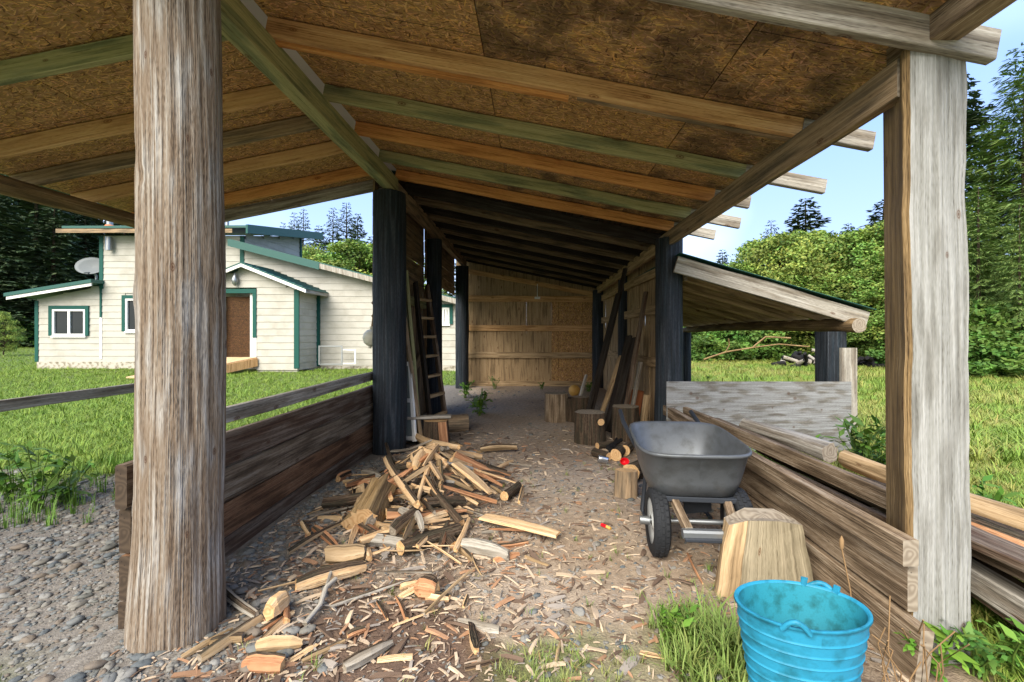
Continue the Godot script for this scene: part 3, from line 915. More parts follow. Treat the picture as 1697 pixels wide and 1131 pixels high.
	slab(c, "metal_roof", [Vector3(-8.96, 4.05, -13.6), Vector3(-2.0, 2.24, -13.6), Vector3(-2.0, 2.24, -19.2), Vector3(-8.96, 4.05, -19.2)], 0.06, M.green_metal)
	slab(c, "green_fascia", [Vector3(-8.97, 4.03, -13.56), Vector3(-6.3, 3.335, -13.56), Vector3(-6.3, 3.335, -13.6), Vector3(-8.97, 4.03, -13.6)], 0.2, M.green_metal)
	slab(c, "bare_fascia", [Vector3(-6.29, 3.32, -13.57), Vector3(-2.02, 2.21, -13.57), Vector3(-2.02, 2.21, -13.61), Vector3(-6.29, 3.32, -13.61)], 0.15, M.silver)
	# entry porch
	var p := sub(h, "entry_porch")
	var PZ := -12.85
	var x0 := -9.3
	var x1 := -6.55
	siding(p, Vector3(x0, 0.26, PZ), Vector3(x1, 0.26, PZ), 0.26, 2.5, 2.5, out, [[0.62, 1.62, 0.2, 2.5]])
	siding(p, Vector3(x0, 2.54, PZ), Vector3(-7.93, 2.54, PZ), 2.54, 2.5, 3.14, out)
	siding(p, Vector3(-7.93, 2.54, PZ), Vector3(x1, 2.54, PZ), 2.54, 3.14, 2.5, out)
	siding(p, Vector3(x1, 0.26, PZ), Vector3(x1, 0.26, Z), 0.26, 2.5, 2.5, Vector3(1, 0, 0))
	slab(p, "gable_wall", [Vector3(x0, 2.5, PZ - 0.01), Vector3(-7.93, 3.14, PZ - 0.01), Vector3(-7.93, 3.14, PZ - 0.06), Vector3(x0, 2.5, PZ - 0.06)], 0.3, M.siding)
	slab(p, "gable_wall", [Vector3(-7.93, 3.14, PZ - 0.01), Vector3(x1, 2.5, PZ - 0.01), Vector3(x1, 2.5, PZ - 0.06), Vector3(-7.93, 3.14, PZ - 0.06)], 0.3, M.siding)
	bx(p, "wall", Vector3(-7.68, 0.2, PZ - 0.08), Vector3(x1 - 0.01, 2.5, PZ - 0.01), M.siding)
	bx(p, "wall", Vector3(x0, 0.2, PZ - 0.08), Vector3(-8.68, 2.5, PZ - 0.01), M.siding)
	bx(p, "wall", Vector3(-7.7, 0.2, Z), Vector3(x1 - 0.015, 2.5, PZ - 0.7), M.inside_paint)
	bx(p, "corner_trim", Vector3(x1 - 0.09, 0.3, PZ), Vector3(x1 + 0.045, 2.48, PZ + 0.045), M.green_trim)
	bx(p, "corner_trim", Vector3(x1 + 0.02, 0.3, Z - 0.0), Vector3(x1 + 0.1, 2.4, Z + 0.1), M.green_trim)
	# doorway with a bare strand-board door standing open inside
	var dr := sub(p, "doorway")
	bx(dr, "trim", Vector3(-8.72, 1.1, PZ), Vector3(-8.58, 2.56, PZ + 0.05), M.green_trim)
	bx(dr, "trim", Vector3(-7.78, 1.15, PZ), Vector3(-7.68, 2.5, PZ + 0.05), M.green_trim)
	bx(dr, "trim", Vector3(-8.58, 2.38, PZ), Vector3(-7.68, 2.5, PZ + 0.055), M.green_trim)
	bx(dr, "bare_trim", Vector3(-8.7, 0.4, PZ), Vector3(-8.6, 1.1, PZ + 0.04), M.white_paint)
	bx(dr, "bare_trim", Vector3(-7.78, 0.4, PZ), Vector3(-7.68, 1.15, PZ + 0.04), M.white_paint)
	bx(dr, "green_post", Vector3(-8.82, 0.5, PZ), Vector3(-8.73, 1.1, PZ + 0.045), M.green_trim)
	bx(dr, "jamb", Vector3(-7.9, 0.58, PZ - 0.5), Vector3(-7.79, 2.38, PZ - 0.04), M.white_paint)
	panel(dr, "door", Vector3(-8.6, 0.6, PZ - 0.12), Vector3(-7.9, 0.6, PZ - 0.22), Vector3(-8.6, 2.3, PZ - 0.12), 0.03, Vector3(0, 0, 1), M.door_board)
	bx(dr, "threshold", Vector3(-8.6, 0.5, PZ - 0.6), Vector3(-7.75, 0.6, PZ + 0.02), M.concrete)
	bx(dr, "inside_wall", Vector3(-8.66, 0.4, PZ - 0.65), Vector3(-7.7, 2.5, PZ - 0.6), M.inside_paint)
	for q in [[-1.0, -9.7], [1.0, -6.2]]:
		var ex: float = q[1]
		slab(p, "metal_roof", [Vector3(-7.95, 3.2, -12.55), Vector3(ex, 2.5, -12.55), Vector3(ex, 2.5, -14.1), Vector3(-7.95, 3.2, -14.1)] if q[0] > 0.0 else [Vector3(ex, 2.5, -12.55), Vector3(-7.95, 3.2, -12.55), Vector3(-7.95, 3.2, -14.1), Vector3(ex, 2.5, -14.1)], 0.03, M.green_metal)
		slab(p, "rake_board", [Vector3(-7.95, 3.17, -12.56), Vector3(ex, 2.465, -12.56), Vector3(ex, 2.465, -12.6), Vector3(-7.95, 3.17, -12.6)] if q[0] > 0.0 else [Vector3(ex, 2.465, -12.56), Vector3(-7.95, 3.17, -12.56), Vector3(-7.95, 3.17, -12.6), Vector3(ex, 2.465, -12.6)], 0.09, M.white_paint)
		for k in 9:
			var t := (k + 0.5) / 9.0
			var xr := lerpf(-7.95, ex, t)
			var yr := lerpf(3.2, 2.5, t) + 0.012
			if q[0] > 0.0:
				board(p, "roof_rib", Vector3(xr, yr, -12.56), Vector3(xr, yr, -14.05), 0.03, 0.025, Vector3.UP, M.green_metal)
	board(p, "eave_board", Vector3(-6.22, 2.43, -12.57), Vector3(-6.22, 2.43, -14.0), 0.12, 0.03, Vector3.UP, M.silver)
	var lamp := mesh_at(p, "porch_lantern", lathe([Vector2(0.02, 0.0), Vector2(0.06, 0.06), Vector2(0.09, 0.16), Vector2(0.05, 0.26), Vector2(0.03, 0.33)], M.galvanised, 8), Transform3D(Basis(), Vector3(-8.22, 2.58, PZ + 0.12)))
	# ramp
	var rp := thing("wooden_ramp", "pale plywood ramp sloping down from the house doorway", "ramp", Vector3(-8.2, 0.2, -12.3))
	slab(rp, "deck", [Vector3(-1.3, 0.06, 1.5), Vector3(-0.5, 0.06, 1.5), Vector3(0.55, 0.42, -0.48), Vector3(-0.45, 0.42, -0.48)], 0.03, M.split)
	slab(rp, "side_board", [Vector3(-0.5, 0.03, 1.48), Vector3(-0.46, 0.03, 1.48), Vector3(0.58, 0.39, -0.48), Vector3(0.53, 0.39, -0.48)], 0.22, M.fir)
	# dish
	var ds := thing("satellite_dish", "grey satellite dish standing on the low wing's green roof", "satellite dish", Vector3(-13.55, 2.75, -14.3))
	mesh_at(ds, "mast", tube([Vector3(0.05, -0.05, 0), Vector3(0.05, 0.3, 0.0), Vector3(0.0, 0.42, 0.06)], 0.03, M.galvanised))
	mesh_at(ds, "reflector", lathe([Vector2(0.001, 0.0), Vector2(0.15, 0.012), Vector2(0.3, 0.05), Vector2(0.4, 0.09), Vector2(0.395, 0.1), Vector2(0.3, 0.06), Vector2(0.001, 0.015)], M.dish, 28, 1.0, 0.75), Transform3D(Basis(Vector3.RIGHT, 1.15).rotated(Vector3.UP, 0.25), Vector3(-0.02, 0.55, 0.05)))
	mesh_at(ds, "feed_arm", tube([Vector3(0, 0.4, 0.05), Vector3(0.05, 0.33, 0.4)], 0.018, M.galvanised))
	# frames leaning by the porch
	for q in [[528.0, 568.0, 573.0, 605.0, 13.4, "grey window screen frame leaning on the house by the porch corner"], [566.0, 590.0, 579.0, 604.0, 13.6, "narrow white screen frame leaning on the house beside a larger frame"]]:
		var f := thing("screen_frame", q[5], "frame", Vector3.ZERO)
		var A := P(q[0], q[3], q[4])
		var B := P(q[1], q[2], q[4])
		for e in [[A.x, A.x + 0.04, A.y, B.y], [B.x - 0.04, B.x, A.y, B.y]]:
			bx(f, "stile", Vector3(e[0], e[2], A.z), Vector3(e[1], e[3], A.z + 0.025), M.galvanised if q[0] < 550.0 else M.white_paint)
		for e in [[A.y, A.y + 0.04], [B.y - 0.04, B.y]]:
			bx(f, "rail", Vector3(A.x + 0.04, e[0], A.z), Vector3(B.x - 0.04, e[1], A.z + 0.025), M.galvanised if q[0] < 550.0 else M.white_paint)

# ------------------------------------------------------------------ trees
class Leaves:
	var v := PackedVector3Array()
	var n := PackedVector3Array()
	var c := PackedColorArray()
	func kite(p: Vector3, dir: Vector3, side: Vector3, l: float, w: float, col: Color) -> void:
		var a := p + dir * l * 0.45 + side * w * 0.5
		var b := p + dir * l
		var d := p + dir * l * 0.45 - side * w * 0.5
		var m := dir.cross(side).normalized()
		for q in [p, a, b, p, b, d]:
			v.append(q)
			n.append(m)
			c.append(col)
	func mesh(m: Material) -> ArrayMesh:
		var arr := []
		arr.resize(Mesh.ARRAY_MAX)
		arr[Mesh.ARRAY_VERTEX] = v
		arr[Mesh.ARRAY_NORMAL] = n
		arr[Mesh.ARRAY_COLOR] = c
		var o := ArrayMesh.new()
		o.add_surface_from_arrays(Mesh.PRIMITIVE_TRIANGLES, arr)
		o.surface_set_material(0, m)
		return o
func tone(c: Color, k := 0.3) -> Color:
	var f := rr(1.0 - k, 1.0 + k)
	return Color(c.r * f * rr(0.85, 1.2), c.g * f, c.b * f)
func ball() -> Vector3:
	return Vector3(rr(-1, 1), rr(-1, 1), rr(-1, 1)).normalized()
# unit height 10 m
func conifer(spread: float, bare: float, col: Color, thin: float, wide: float, dense: int) -> Array:
	var h := 10.0
	var lv := Leaves.new()
	var limbs := []
	var y := bare * h
	while y < h - 0.1:
		var t := y / h
		var nb := R.randi_range(4, 6)
		var a0 := rr(0, TAU)
		for k in nb:
			var l := spread * (pow(1.0 - t, 0.75) * rr(0.65, 1.15) + 0.05)
			if bare > 0.0 and t < bare + 0.15:
				l *= 0.75
			var a := a0 + TAU * k / nb + rr(-0.3, 0.3)
			var o := Vector3(cos(a), 0, sin(a))
			var side := Vector3(-sin(a), 0, cos(a))
			var up0 := lerpf(0.0, 0.5, t)
			var step := 0.15
			var s := 0.12
			while s < l:
				var q := s / l
				var p := Vector3(0, y + up0 * s - 0.42 * l * q * q + 0.12 * l * q * q * q, 0) + o * s
				for e in [-1.0, 1.0]:
					var tw := (0.22 + 0.32 * (1.0 - q)) * rr(0.7, 1.3) * minf(1.0, l * 0.8 + 0.3)
					var dir: Vector3 = (o * 0.75 + side * e * rr(0.5, 1.0) + Vector3(0, rr(-0.5, 0.05), 0)).normalized()
					for z in dense:
						if R.randf() > thin:
							continue
						var d2 := (dir + ball() * 0.35).normalized()
						lv.kite(p + dir * tw * 0.75 / dense * z, d2, d2.cross(Vector3.UP + ball() * 0.5).normalized(), tw * rr(0.7, 1.0), wide * rr(0.7, 1.3), tone(col, 0.35))
				s += step
			limbs.append([Vector3(0, y, 0), Vector3(0, y + up0 * l * 0.5 - 0.1 * l, 0) + o * l * 0.5])
		y += rr(0.2, 0.34)
	var trunk := log_mesh(h * 0.98, 0.17, 0.02, M.bark, M.end_dark, 0.08, 10, R.randi() % 90, 0.8)
	return [trunk, lv.mesh(M.needle), h * 0.49]
func stems(segs: Array) -> ArrayMesh:
	var st := SurfaceTool.new()
	var out := ArrayMesh.new()
	st.begin(Mesh.PRIMITIVE_TRIANGLES)
	for s in segs:
		var m := rings_pair(s[0], s[1], s[2], s[3])
		st.append_from(m, 0, Transform3D())
	st.set_material(M.bark)
	st.commit(out)
	return out
func rings_pair(a: Vector3, b: Vector3, r0: float, r1: float, m: Material = null) -> ArrayMesh:
	var d := (b - a).normalized()
	var u := d.cross(Vector3.UP if absf(d.y) < 0.9 else Vector3.RIGHT).normalized()
	var v := d.cross(u)
	var g0 := PackedVector3Array()
	var g1 := PackedVector3Array()
	for j in 6:
		var w := u * cos(TAU * j / 6) + v * sin(TAU * j / 6)
		g0.append(a + w * r0)
		g1.append(b + w * r1)
	return rings_mesh([g0, g1], m if m else M.bark, null, true)
# a broadleaf tree or bush of height h: clumps of leaves at the ends of forking limbs
func broadleaf(h: float, spread: float, low: float, nclump: int, per: int, leaf: float, col: Color) -> Array:
	var lv := Leaves.new()
	var segs := []
	var trunk_top := Vector3(rr(-0.2, 0.2), h * 0.55, rr(-0.2, 0.2))
	segs.append([Vector3.ZERO, trunk_top * 0.5 + Vector3(0.05, 0, 0), h * 0.018, h * 0.014])
	segs.append([trunk_top * 0.5 + Vector3(0.05, 0, 0), trunk_top, h * 0.014, h * 0.009])
	for k in nclump:
		var y := lerpf(low, 1.0, pow(R.randf(), 0.85))
		var prof := sin(clampf((y - low) / (1.0 - low) * 0.86 + 0.14, 0.0, 1.0) * PI)
		var a := rr(0, TAU)
		var rad := spread * (0.25 + 0.8 * prof) * sqrt(rr(0.12, 1.0))
		var c := Vector3(cos(a) * rad, y * h, sin(a) * rad)
		if k % 3 == 0:
			var f := clampf(y - 0.2, 0.1, 0.55) / 0.55
			segs.append([trunk_top * f, c, h * 0.006, h * 0.0015])
		var cr := spread * rr(0.14, 0.28)
		var ct := tone(col, 0.38)
		for i in per:
			var q := ball() * cr * pow(R.randf(), 0.4)
			q.y *= 0.6
			var dir := (ball() + Vector3(0, -0.2, 0)).normalized()
			lv.kite(c + q, dir, dir.cross(ball()).normalized(), leaf * rr(0.7, 1.4), leaf * rr(0.5, 0.8), tone(ct, 0.2))
	return [stems(segs), lv.mesh(M.leaf), 0.0]
func plant_tree(called: String, v: Array, at_: Vector3, sc: Vector3, turn: float, label: String, cat: String, grp: String) -> void:
	var o := thing(called, label, cat, at_, grp)
	o.rotation.y = turn
	o.scale = sc
	var t := Transform3D()
	if v[2] > 0.0:
		t = Transform3D(Basis(Vector3(0, 1, 0), Vector3(-1, 0, 0), Vector3(0, 0, 1)), Vector3(0, v[2] - 0.1, 0))
	mesh_at(o, "trunk", v[0], t)
	mesh_at(o, "crown", v[1])
func trees() -> void:
	var dark := Color(0.06, 0.095, 0.042)
	var mid := Color(0.045, 0.078, 0.024)
	var bright := Color(0.15, 0.23, 0.06)
	var ca := [conifer(2.3, 0.02, dark, 1.0, 0.13, 3), conifer(2.0, 0.12, mid, 0.85, 0.09, 3), conifer(2.5, 0.02, bright, 1.0, 0.04, 6)]
	var br := Color(0.14, 0.23, 0.045)
	var ba := [broadleaf(7.0, 2.4, 0.12, 170, 110, 0.14, br), broadleaf(6.0, 2.6, 0.1, 150, 110, 0.14, Color(0.17, 0.25, 0.05))]
	var bu := [broadleaf(1.3, 0.95, 0.02, 60, 60, 0.09, Color(0.1, 0.19, 0.035)), broadleaf(1.0, 0.8, 0.02, 55, 60, 0.08, Color(0.075, 0.15, 0.03))]
	# [pixel x, pixel y of the tip, depth, variant, width factor]
	var lab := ["dark fir tree in the wood behind the satellite dish wing of the house", "tall spire-topped fir beyond the porch roof of the house", "dark pointed fir rising above the leafy trees past the lean-to", "big drooping green spruce at the meadow edge beside the squared post"]
	var grp := ["firs behind the low wing", "firs beyond the porch", "pointed firs past the lean-to", "spruces at the meadow edge"]
	var list := [
		[-40, 230, 30, 0, 1.5, 0], [20, 180, 33, 0, 1.4, 0], [62, 250, 31, 0, 1.3, 0], [105, 280, 36, 0, 1.3, 0], [140, 330, 34, 0, 1.2, 0], [170, 300, 40, 0, 1.2, 0], [205, 335, 36, 1, 1.2, 0], [240, 300, 38, 0, 1.2, 0], [90, 330, 28, 0, 1.3, 0], [-10, 300, 26, 0, 1.4, 0], [290, 310, 40, 1, 1.2, 0], [330, 320, 42, 0, 1.2, 0], [0, 290, 38, 0, 1.7, 0], [45, 300, 40, 0, 1.7, 0], [85, 290, 42, 0, 1.7, 0], [125, 310, 43, 0, 1.7, 0], [160, 350, 38, 0, 1.6, 0], [195, 370, 44, 0, 1.6, 0], [225, 360, 40, 0, 1.6, 0],
		[487, 348, 42, 1, 0.8, 1], [503, 342, 46, 1, 0.9, 1], [528, 372, 40, 0, 0.9, 1], [552, 340, 44, 1, 1.0, 1], [574, 331, 42, 1, 1.1, 1], [592, 352, 45, 0, 0.9, 1], [615, 390, 40, 0, 1.0, 1], [640, 350, 44, 0, 1.1, 1], [470, 365, 40, 1, 0.8, 1], [735, 380, 42, 0, 1.3, 1], [440, 375, 42, 0, 0.9, 1],
		[1278, 361, 32, 1, 1.0, 2], [1335, 327, 30, 0, 1.5, 2], [1406, 368, 32, 0, 1.0, 2], [1197, 412, 34, 0, 1.0, 2], [1150, 425, 36, 0, 1.0, 2], [1465, 330, 27, 0, 1.4, 2], [1375, 400, 31, 0, 1.2, 2],
		[1700, 62, 15.5, 2, 1.15, 3], [1645, 190, 16.5, 2, 1.0, 3], [1590, 120, 19, 0, 1.2, 3], [1755, 20, 16, 2, 1.2, 3], [1622, 300, 15, 2, 0.9, 3], [1545, 250, 20, 0, 1.2, 3], [1690, 330, 13.6, 2, 0.75, 3], [1830, 50, 18, 0, 1.2, 3]]
	for q in list:
		var d: float = q[2]
		var top := P(q[0], q[1], d)
		var y0 := land(top.x, d) - 0.1
		var hh := (top.y - y0) / 10.0
		plant_tree("fir_tree", ca[q[3]], Vector3(top.x, y0, -d), Vector3(hh * q[4] if hh < 1.0 else q[4] * lerpf(1.0, hh, 0.5), hh, hh * q[4] if hh < 1.0 else q[4] * lerpf(1.0, hh, 0.5)), rr(0, TAU), lab[q[5]], "tree", grp[q[5]])
	var bl := [[1228, 440, 24, 0, 1.0], [1268, 400, 25, 0, 1.1], [1300, 395, 23.5, 1, 1.1], [1345, 388, 25, 0, 1.2], [1400, 400, 23, 1, 1.1], [1440, 385, 22, 0, 1.2], [1475, 370, 21, 0, 1.2], [1420, 455, 20.5, 1, 1.0], [1370, 470, 22, 1, 1.1], [1310, 460, 22.5, 0, 1.0], [1250, 490, 24, 1, 1.0], [1190, 500, 25, 0, 1.0], [1150, 500, 26, 1, 1.0], [1470, 440, 19.5, 0, 1.0], [1520, 400, 20, 1, 1.2]]
	for q in bl:
		var d: float = q[2]
		var top := P(q[0], q[1], d)
		var y0 := land(top.x, d) - 0.05
		var hh := (top.y - y0) / (7.0 if q[3] == 0 else 6.0)
		plant_tree("leafy_tree", ba[q[3]], Vector3(top.x, y0, -d), Vector3(q[4], hh, q[4]) * 1.0, rr(0, TAU), "bright green leafy tree in the hedge at the far side of the meadow", "tree", "leafy trees past the lean-to")
	for q in [[540, 425, 22, 1, 1.2], [590, 418, 24, 0, 1.2], [512, 400, 26, 1, 0.8], [650, 420, 25, 0, 1.2]]:
		var d: float = q[2]
		var top := P(q[0], q[1], d)
		var y0 := land(top.x, d)
		plant_tree("leafy_tree", ba[q[3]], Vector3(top.x, y0, -d), Vector3(q[4], (top.y - y0) / 6.5, q[4]), rr(0, TAU), "light green round-topped tree rising behind the house's long falling roof", "tree", "leafy trees behind the house")
	plant_tree("leafy_tree", ba[1], P(5, 570, 20) * Vector3(1, 0, 1) + Vector3(0, 0.35, 0), Vector3(0.24, 0.3, 0.24), 1.0, "small yellowish tree left of the house's low wing", "tree", "")
	for i in 44:
		var px := 1120.0 + i * 13.5 + rr(-8, 8)
		var d := lerpf(22.5, 13.8, clampf((px - 1380.0) / 260.0, 0.0, 1.0)) + rr(-0.8, 1.4)
		var q := P(px, 590, d)
		var k := rr(0.8, 1.7)
		plant_tree("bush", bu[i % 2], Vector3(q.x, land(q.x, d) - 0.05, -d), Vector3(k * 1.3, k * rr(0.7, 1.2), k * 1.3), rr(0, TAU), "low green bush in the undergrowth along the meadow edge", "bush", "bushes along the meadow edge")
	for i in 12:
		var q := P(-30 + i * 22 + rr(-8, 8), 560, 27 + rr(-2, 3))
		var k := rr(1.0, 1.9)
		plant_tree("bush", bu[1], Vector3(q.x, land(q.x, -q.z) - 0.05, q.z), Vector3(k * 1.4, k, k * 1.4), rr(0, TAU), "dark green bush at the foot of the wood behind the house", "bush", "bushes behind the house")
	# burnt brush pile in the meadow and a bare branch
	var bp := thing("brush_pile", "charred black brush pile in the meadow behind the lean-to post", "brush pile", G(1370, 608))
	for i in 60:
		var q := Vector3(rr(-1.5, 1.7), 0, rr(-0.6, 0.6))
		q.y = 0.65 * (1.0 - pow(absf(q.x) / 1.9, 2.0)) * rr(0.1, 1.0)
		var e := q + ball() * rr(0.3, 0.7) * Vector3(1, 0.45, 1)
		logg(bp, "burnt_log", Vector3(q.x, maxf(q.y, 0.05), q.z), Vector3(e.x, maxf(e.y, 0.05), e.z), rr(0.05, 0.13), rr(0.03, 0.1), M.char if i % 5 else M.silver, M.char, 0.2, 7, i)
	var fb := thing("fallen_branch", "bare yellowish dead branch reaching over the undergrowth under the lean-to", "branch", P(1190, 600, 19.5))
	var pts := [Vector3(-0.6, 0.1, 0), Vector3(0.3, 0.42, 0.1), Vector3(1.4, 0.6, 0.1), Vector3(2.0, 1.05, 0), Vector3(3.1, 1.0, -0.1)]
	mesh_at(fb, "limb", tube(pts, 0.035, M.bark_edge, 7))
	mesh_at(fb, "twig", tube([pts[2], pts[2] + Vector3(1.0, 0.15, 0.2), pts[2] + Vector3(2.2, 0.05, 0.3)], 0.03, M.bark_edge, 6))
	mesh_at(fb, "twig", tube([pts[1], pts[1] + Vector3(0.1, 0.3, 0.1), pts[1] + Vector3(0.02, 0.55, 0.2)], 0.025, M.bark_edge, 6))

# ------------------------------------------------------------------ firewood
func GH(px: float, py: float) -> Vector3:
	var y := 0.0
	var q := Vector3.ZERO
	for i in 6:
		q = P(px, py, F * (EYE - y) / (py - CY))
		y = land(q.x, -q.z) + heap(q.x, -q.z)
	q.y = y
	return q
# a split billet: k 0 pale, 1 reddish, 2 grey, 3 bark-covered round, 4 flat slab
func billet_mesh(l: float, r: float, k: int) -> ArrayMesh:
	var face: Material = [M.split, M.split_red, M.silver, M.bark, M.split, M.tan][k]
	var cap: Material = [M.end_pale, M.end_pale, M.end_grey, M.end_pale, M.end_pale, M.end_grey][k]
	var base: Array = []
	var mats: Array = []
	if k == 3:
		for j in 8:
			base.append(Vector2(cos(TAU * j / 8), sin(TAU * j / 8)) * rr(0.88, 1.08))
		mats = [face]
	elif k == 4:
		base = [Vector2(-1.1, -0.22), Vector2(0.9, -0.25), Vector2(1.15, 0.05), Vector2(0.8, 0.26), Vector2(-0.9, 0.22), Vector2(-1.2, 0.02)]
		mats = [face]
	else:
		var a0 := rr(0.9, 2.2)
		base = [Vector2(rr(-0.5, -0.2), rr(-0.75, -0.5)), Vector2(rr(0.7, 1.0), rr(-0.7, -0.4)), Vector2(rr(0.75, 1.0), rr(-0.1, 0.2)), Vector2(rr(0.3, 0.6), rr(0.4, 0.7)), Vector2(rr(-0.5, -0.1), rr(0.45, 0.75)), Vector2(rr(-1.0, -0.8), rr(0.0, 0.2))]
		mats = [face, M.bark if R.randf() < 0.55 else face, M.bark if R.randf() < 0.35 else face, face, face, face]
	var rings := []
	var n := 4
	var taper := rr(0.55, 1.0)
	var bend := Vector2(rr(-0.025, 0.025), rr(-0.03, 0.03)) * l
	for i in n + 1:
		var t := i / float(n)
		var sc := r * rr(0.94, 1.06) * (1.0 if k == 3 else lerpf(1.0, taper, t))
		if k != 3 and (i == 0 or i == n):
			sc *= rr(0.6, 0.95)
		var ring := PackedVector3Array()
		for p in base:
			ring.append(Vector3(l * (t - 0.5) + rr(-0.05, 0.05) * r * 3.0, p.x * sc + bend.x * sin(t * PI) + rr(-0.04, 0.04) * r, p.y * sc + bend.y * sin(t * PI) + rr(-0.04, 0.04) * r))
		rings.append(ring)
	return rings_mesh(rings, mats, cap, k == 3, Vector2(rr(0, 9), rr(0, 9)))
var WL := [["split_firewood", "pale freshly split firewood billet in the loose heap by the plank wall", "firewood", "pale split firewood"], ["split_firewood", "reddish-orange split firewood billet in the loose heap by the plank wall", "firewood", "reddish split firewood"], ["driftwood_piece", "grey weathered wood piece in the loose heap by the plank wall", "firewood", "grey wood pieces"], ["firewood_stick", "round bark-covered stick of firewood in the loose heap by the plank wall", "firewood", "round firewood sticks"], ["flat_firewood", "thin flat pale wood slab in the loose heap by the plank wall", "firewood", "flat wood slabs"], ["split_firewood", "dull tan split firewood billet in the loose heap by the plank wall", "firewood", "tan split firewood"]]
func billet(a: Vector3, b: Vector3, r: float, k: int, lift := 0.0) -> void:
	var o := MeshInstance3D.new()
	o.mesh = billet_mesh(a.distance_to(b), r, k)
	var e := Vector3(0, r * 0.5 + lift, 0)
	place(o, a + e, b + e, Vector3(rr(-0.5, 0.5), 1, rr(-0.5, 0.5)).normalized() if k != 4 else Vector3(rr(-0.2, 0.2), rr(-0.1, 0.25), 1).normalized())
	add(self, WL[k][0], o)
	var m := (a + b) / 2
	var z := 0
	if -m.z < 2.35:
		z = 1
	elif -m.z > 4.2:
		z = 2
	elif m.x > -0.25:
		z = 3
	tag(o, (WL[k][1] as String).replace("in the loose heap by the plank wall", ["in the loose heap by the plank wall", "scattered on the pebbles near the thick log post", "behind the heap near the tarred post", "strewn on the bare dirt beside the heap"][z]), WL[k][2], WL[k][3] + ["", " on the pebbles", " by the tarred post", " on the dirt"][z])
func woodpile() -> void:
	# pieces told apart in the photograph: two pixel ends, thickness, kind, lift
	var l := [
		[800, 868, 925, 900, 0.05, 4, 0.02], [755, 792, 812, 838, 0.06, 4, 0.06], [640, 755, 720, 830, 0.03, 2, 0.1], [648, 775, 715, 795, 0.015, 2, 0.14], [690, 822, 700, 905, 0.022, 2, 0.08], [663, 862, 695, 825, 0.035, 2, 0.06],
		[490, 978, 605, 945, 0.042, 0, 0.0], [548, 1008, 682, 962, 0.012, 2, 0.0], [362, 985, 425, 1035, 0.03, 2, 0.02], [330, 1100, 432, 1030, 0.026, 5, 0.0], [300, 1095, 385, 1045, 0.014, 5, 0.0], [445, 1035, 475, 1010, 0.06, 0, 0.02], [425, 1085, 500, 1078, 0.045, 5, 0.0],
		[570, 1115, 650, 1072, 0.035, 2, 0.0], [500, 1100, 572, 1065, 0.016, 5, 0.0], [405, 1108, 468, 1112, 0.04, 1, 0.0], [625, 1098, 684, 1092, 0.014, 4, 0.0], [605, 900, 690, 912, 0.045, 2, 0.0], [540, 930, 605, 925, 0.055, 5, 0.0], [765, 912, 842, 930, 0.055, 2, 0.0], [822, 910, 875, 902, 0.02, 1, 0.0], [755, 925, 778, 870, 0.022, 0, 0.03],
		[700, 875, 765, 858, 0.026, 0, 0.04], [715, 880, 765, 872, 0.022, 0, 0.02], [740, 890, 785, 935, 0.03, 5, 0.0], [520, 880, 560, 915, 0.03, 1, 0.0], [500, 870, 512, 890, 0.025, 0, 0.0], [600, 830, 615, 880, 0.08, 5, 0.02], [640, 800, 648, 845, 0.035, 1, 0.06], [655, 820, 700, 845, 0.025, 0, 0.1], [690, 985, 725, 990, 0.06, 1, 0.0], [625, 1000, 642, 1030, 0.014, 1, 0.0], [575, 1060, 605, 1048, 0.02, 1, 0.0],
		[640, 790, 690, 842, 0.045, 0, 0.12], [690, 742, 760, 770, 0.045, 0, 0.1], [725, 765, 790, 780, 0.045, 5, 0.04], [795, 795, 835, 800, 0.045, 1, 0.02], [820, 785, 850, 770, 0.02, 0, 0.02], [835, 745, 935, 752, 0.008, 2, 0.0], [745, 700, 775, 720, 0.012, 2, 0.0], [815, 704, 826, 725, 0.008, 2, 0.0], [875, 705, 895, 712, 0.01, 2, 0.0], [560, 800, 580, 790, 0.05, 1, 0.0], [575, 860, 640, 905, 0.05, 1, 0.0], [650, 905, 690, 860, 0.05, 5, 0.05],
		[1140, 920, 1165, 970, 0.012, 1, 0.0], [1060, 1085, 1112, 1095, 0.016, 4, 0.0], [920, 1110, 930, 1065, 0.009, 5, 0.0], [870, 925, 910, 940, 0.011, 5, 0.0], [768, 1010, 775, 990, 0.014, 0, 0.0], [650, 1040, 725, 1012, 0.006, 4, 0.0]]
	for q in l:
		billet(GH(q[0], q[1]), GH(q[2], q[3]), q[4], q[5], q[6])
	# the rest of the heap
	for i in 192:
		var x := -0.8 + clampf(R.randfn(0, 0.27), -0.55, 0.7)
		var d := 3.6 + clampf(R.randfn(0, 0.5), -0.9, 1.3)
		if i > 150:
			x = rr(-1.35, 0.0)
			d = rr(1.75, 3.3)
		if i > 178:
			x = rr(-1.3, -0.5)
			d = rr(4.3, 5.4)
		var len := rr(0.14, 0.4) if i <= 150 else rr(0.08, 0.2)
		var a := rr(0, TAU)
		var dx := cos(a) * len / 2
		var dz := sin(a) * len / 2
		if x - absf(dx) < -1.62:
			continue
		var A := Vector3(x - dx, land(x - dx, d - dz) + heap(x - dx, d - dz), -(d - dz))
		var B := Vector3(x + dx, land(x + dx, d + dz) + heap(x + dx, d + dz), -(d + dz))
		var kk: int = [0, 0, 1, 5, 2, 3, 4, 1, 0, 5][i % 10]
		billet(A, B, rr(0.014, 0.042) * (0.75 if i > 150 else 1.0), kk, rr(0.0, 0.06) if i <= 150 else -0.004)
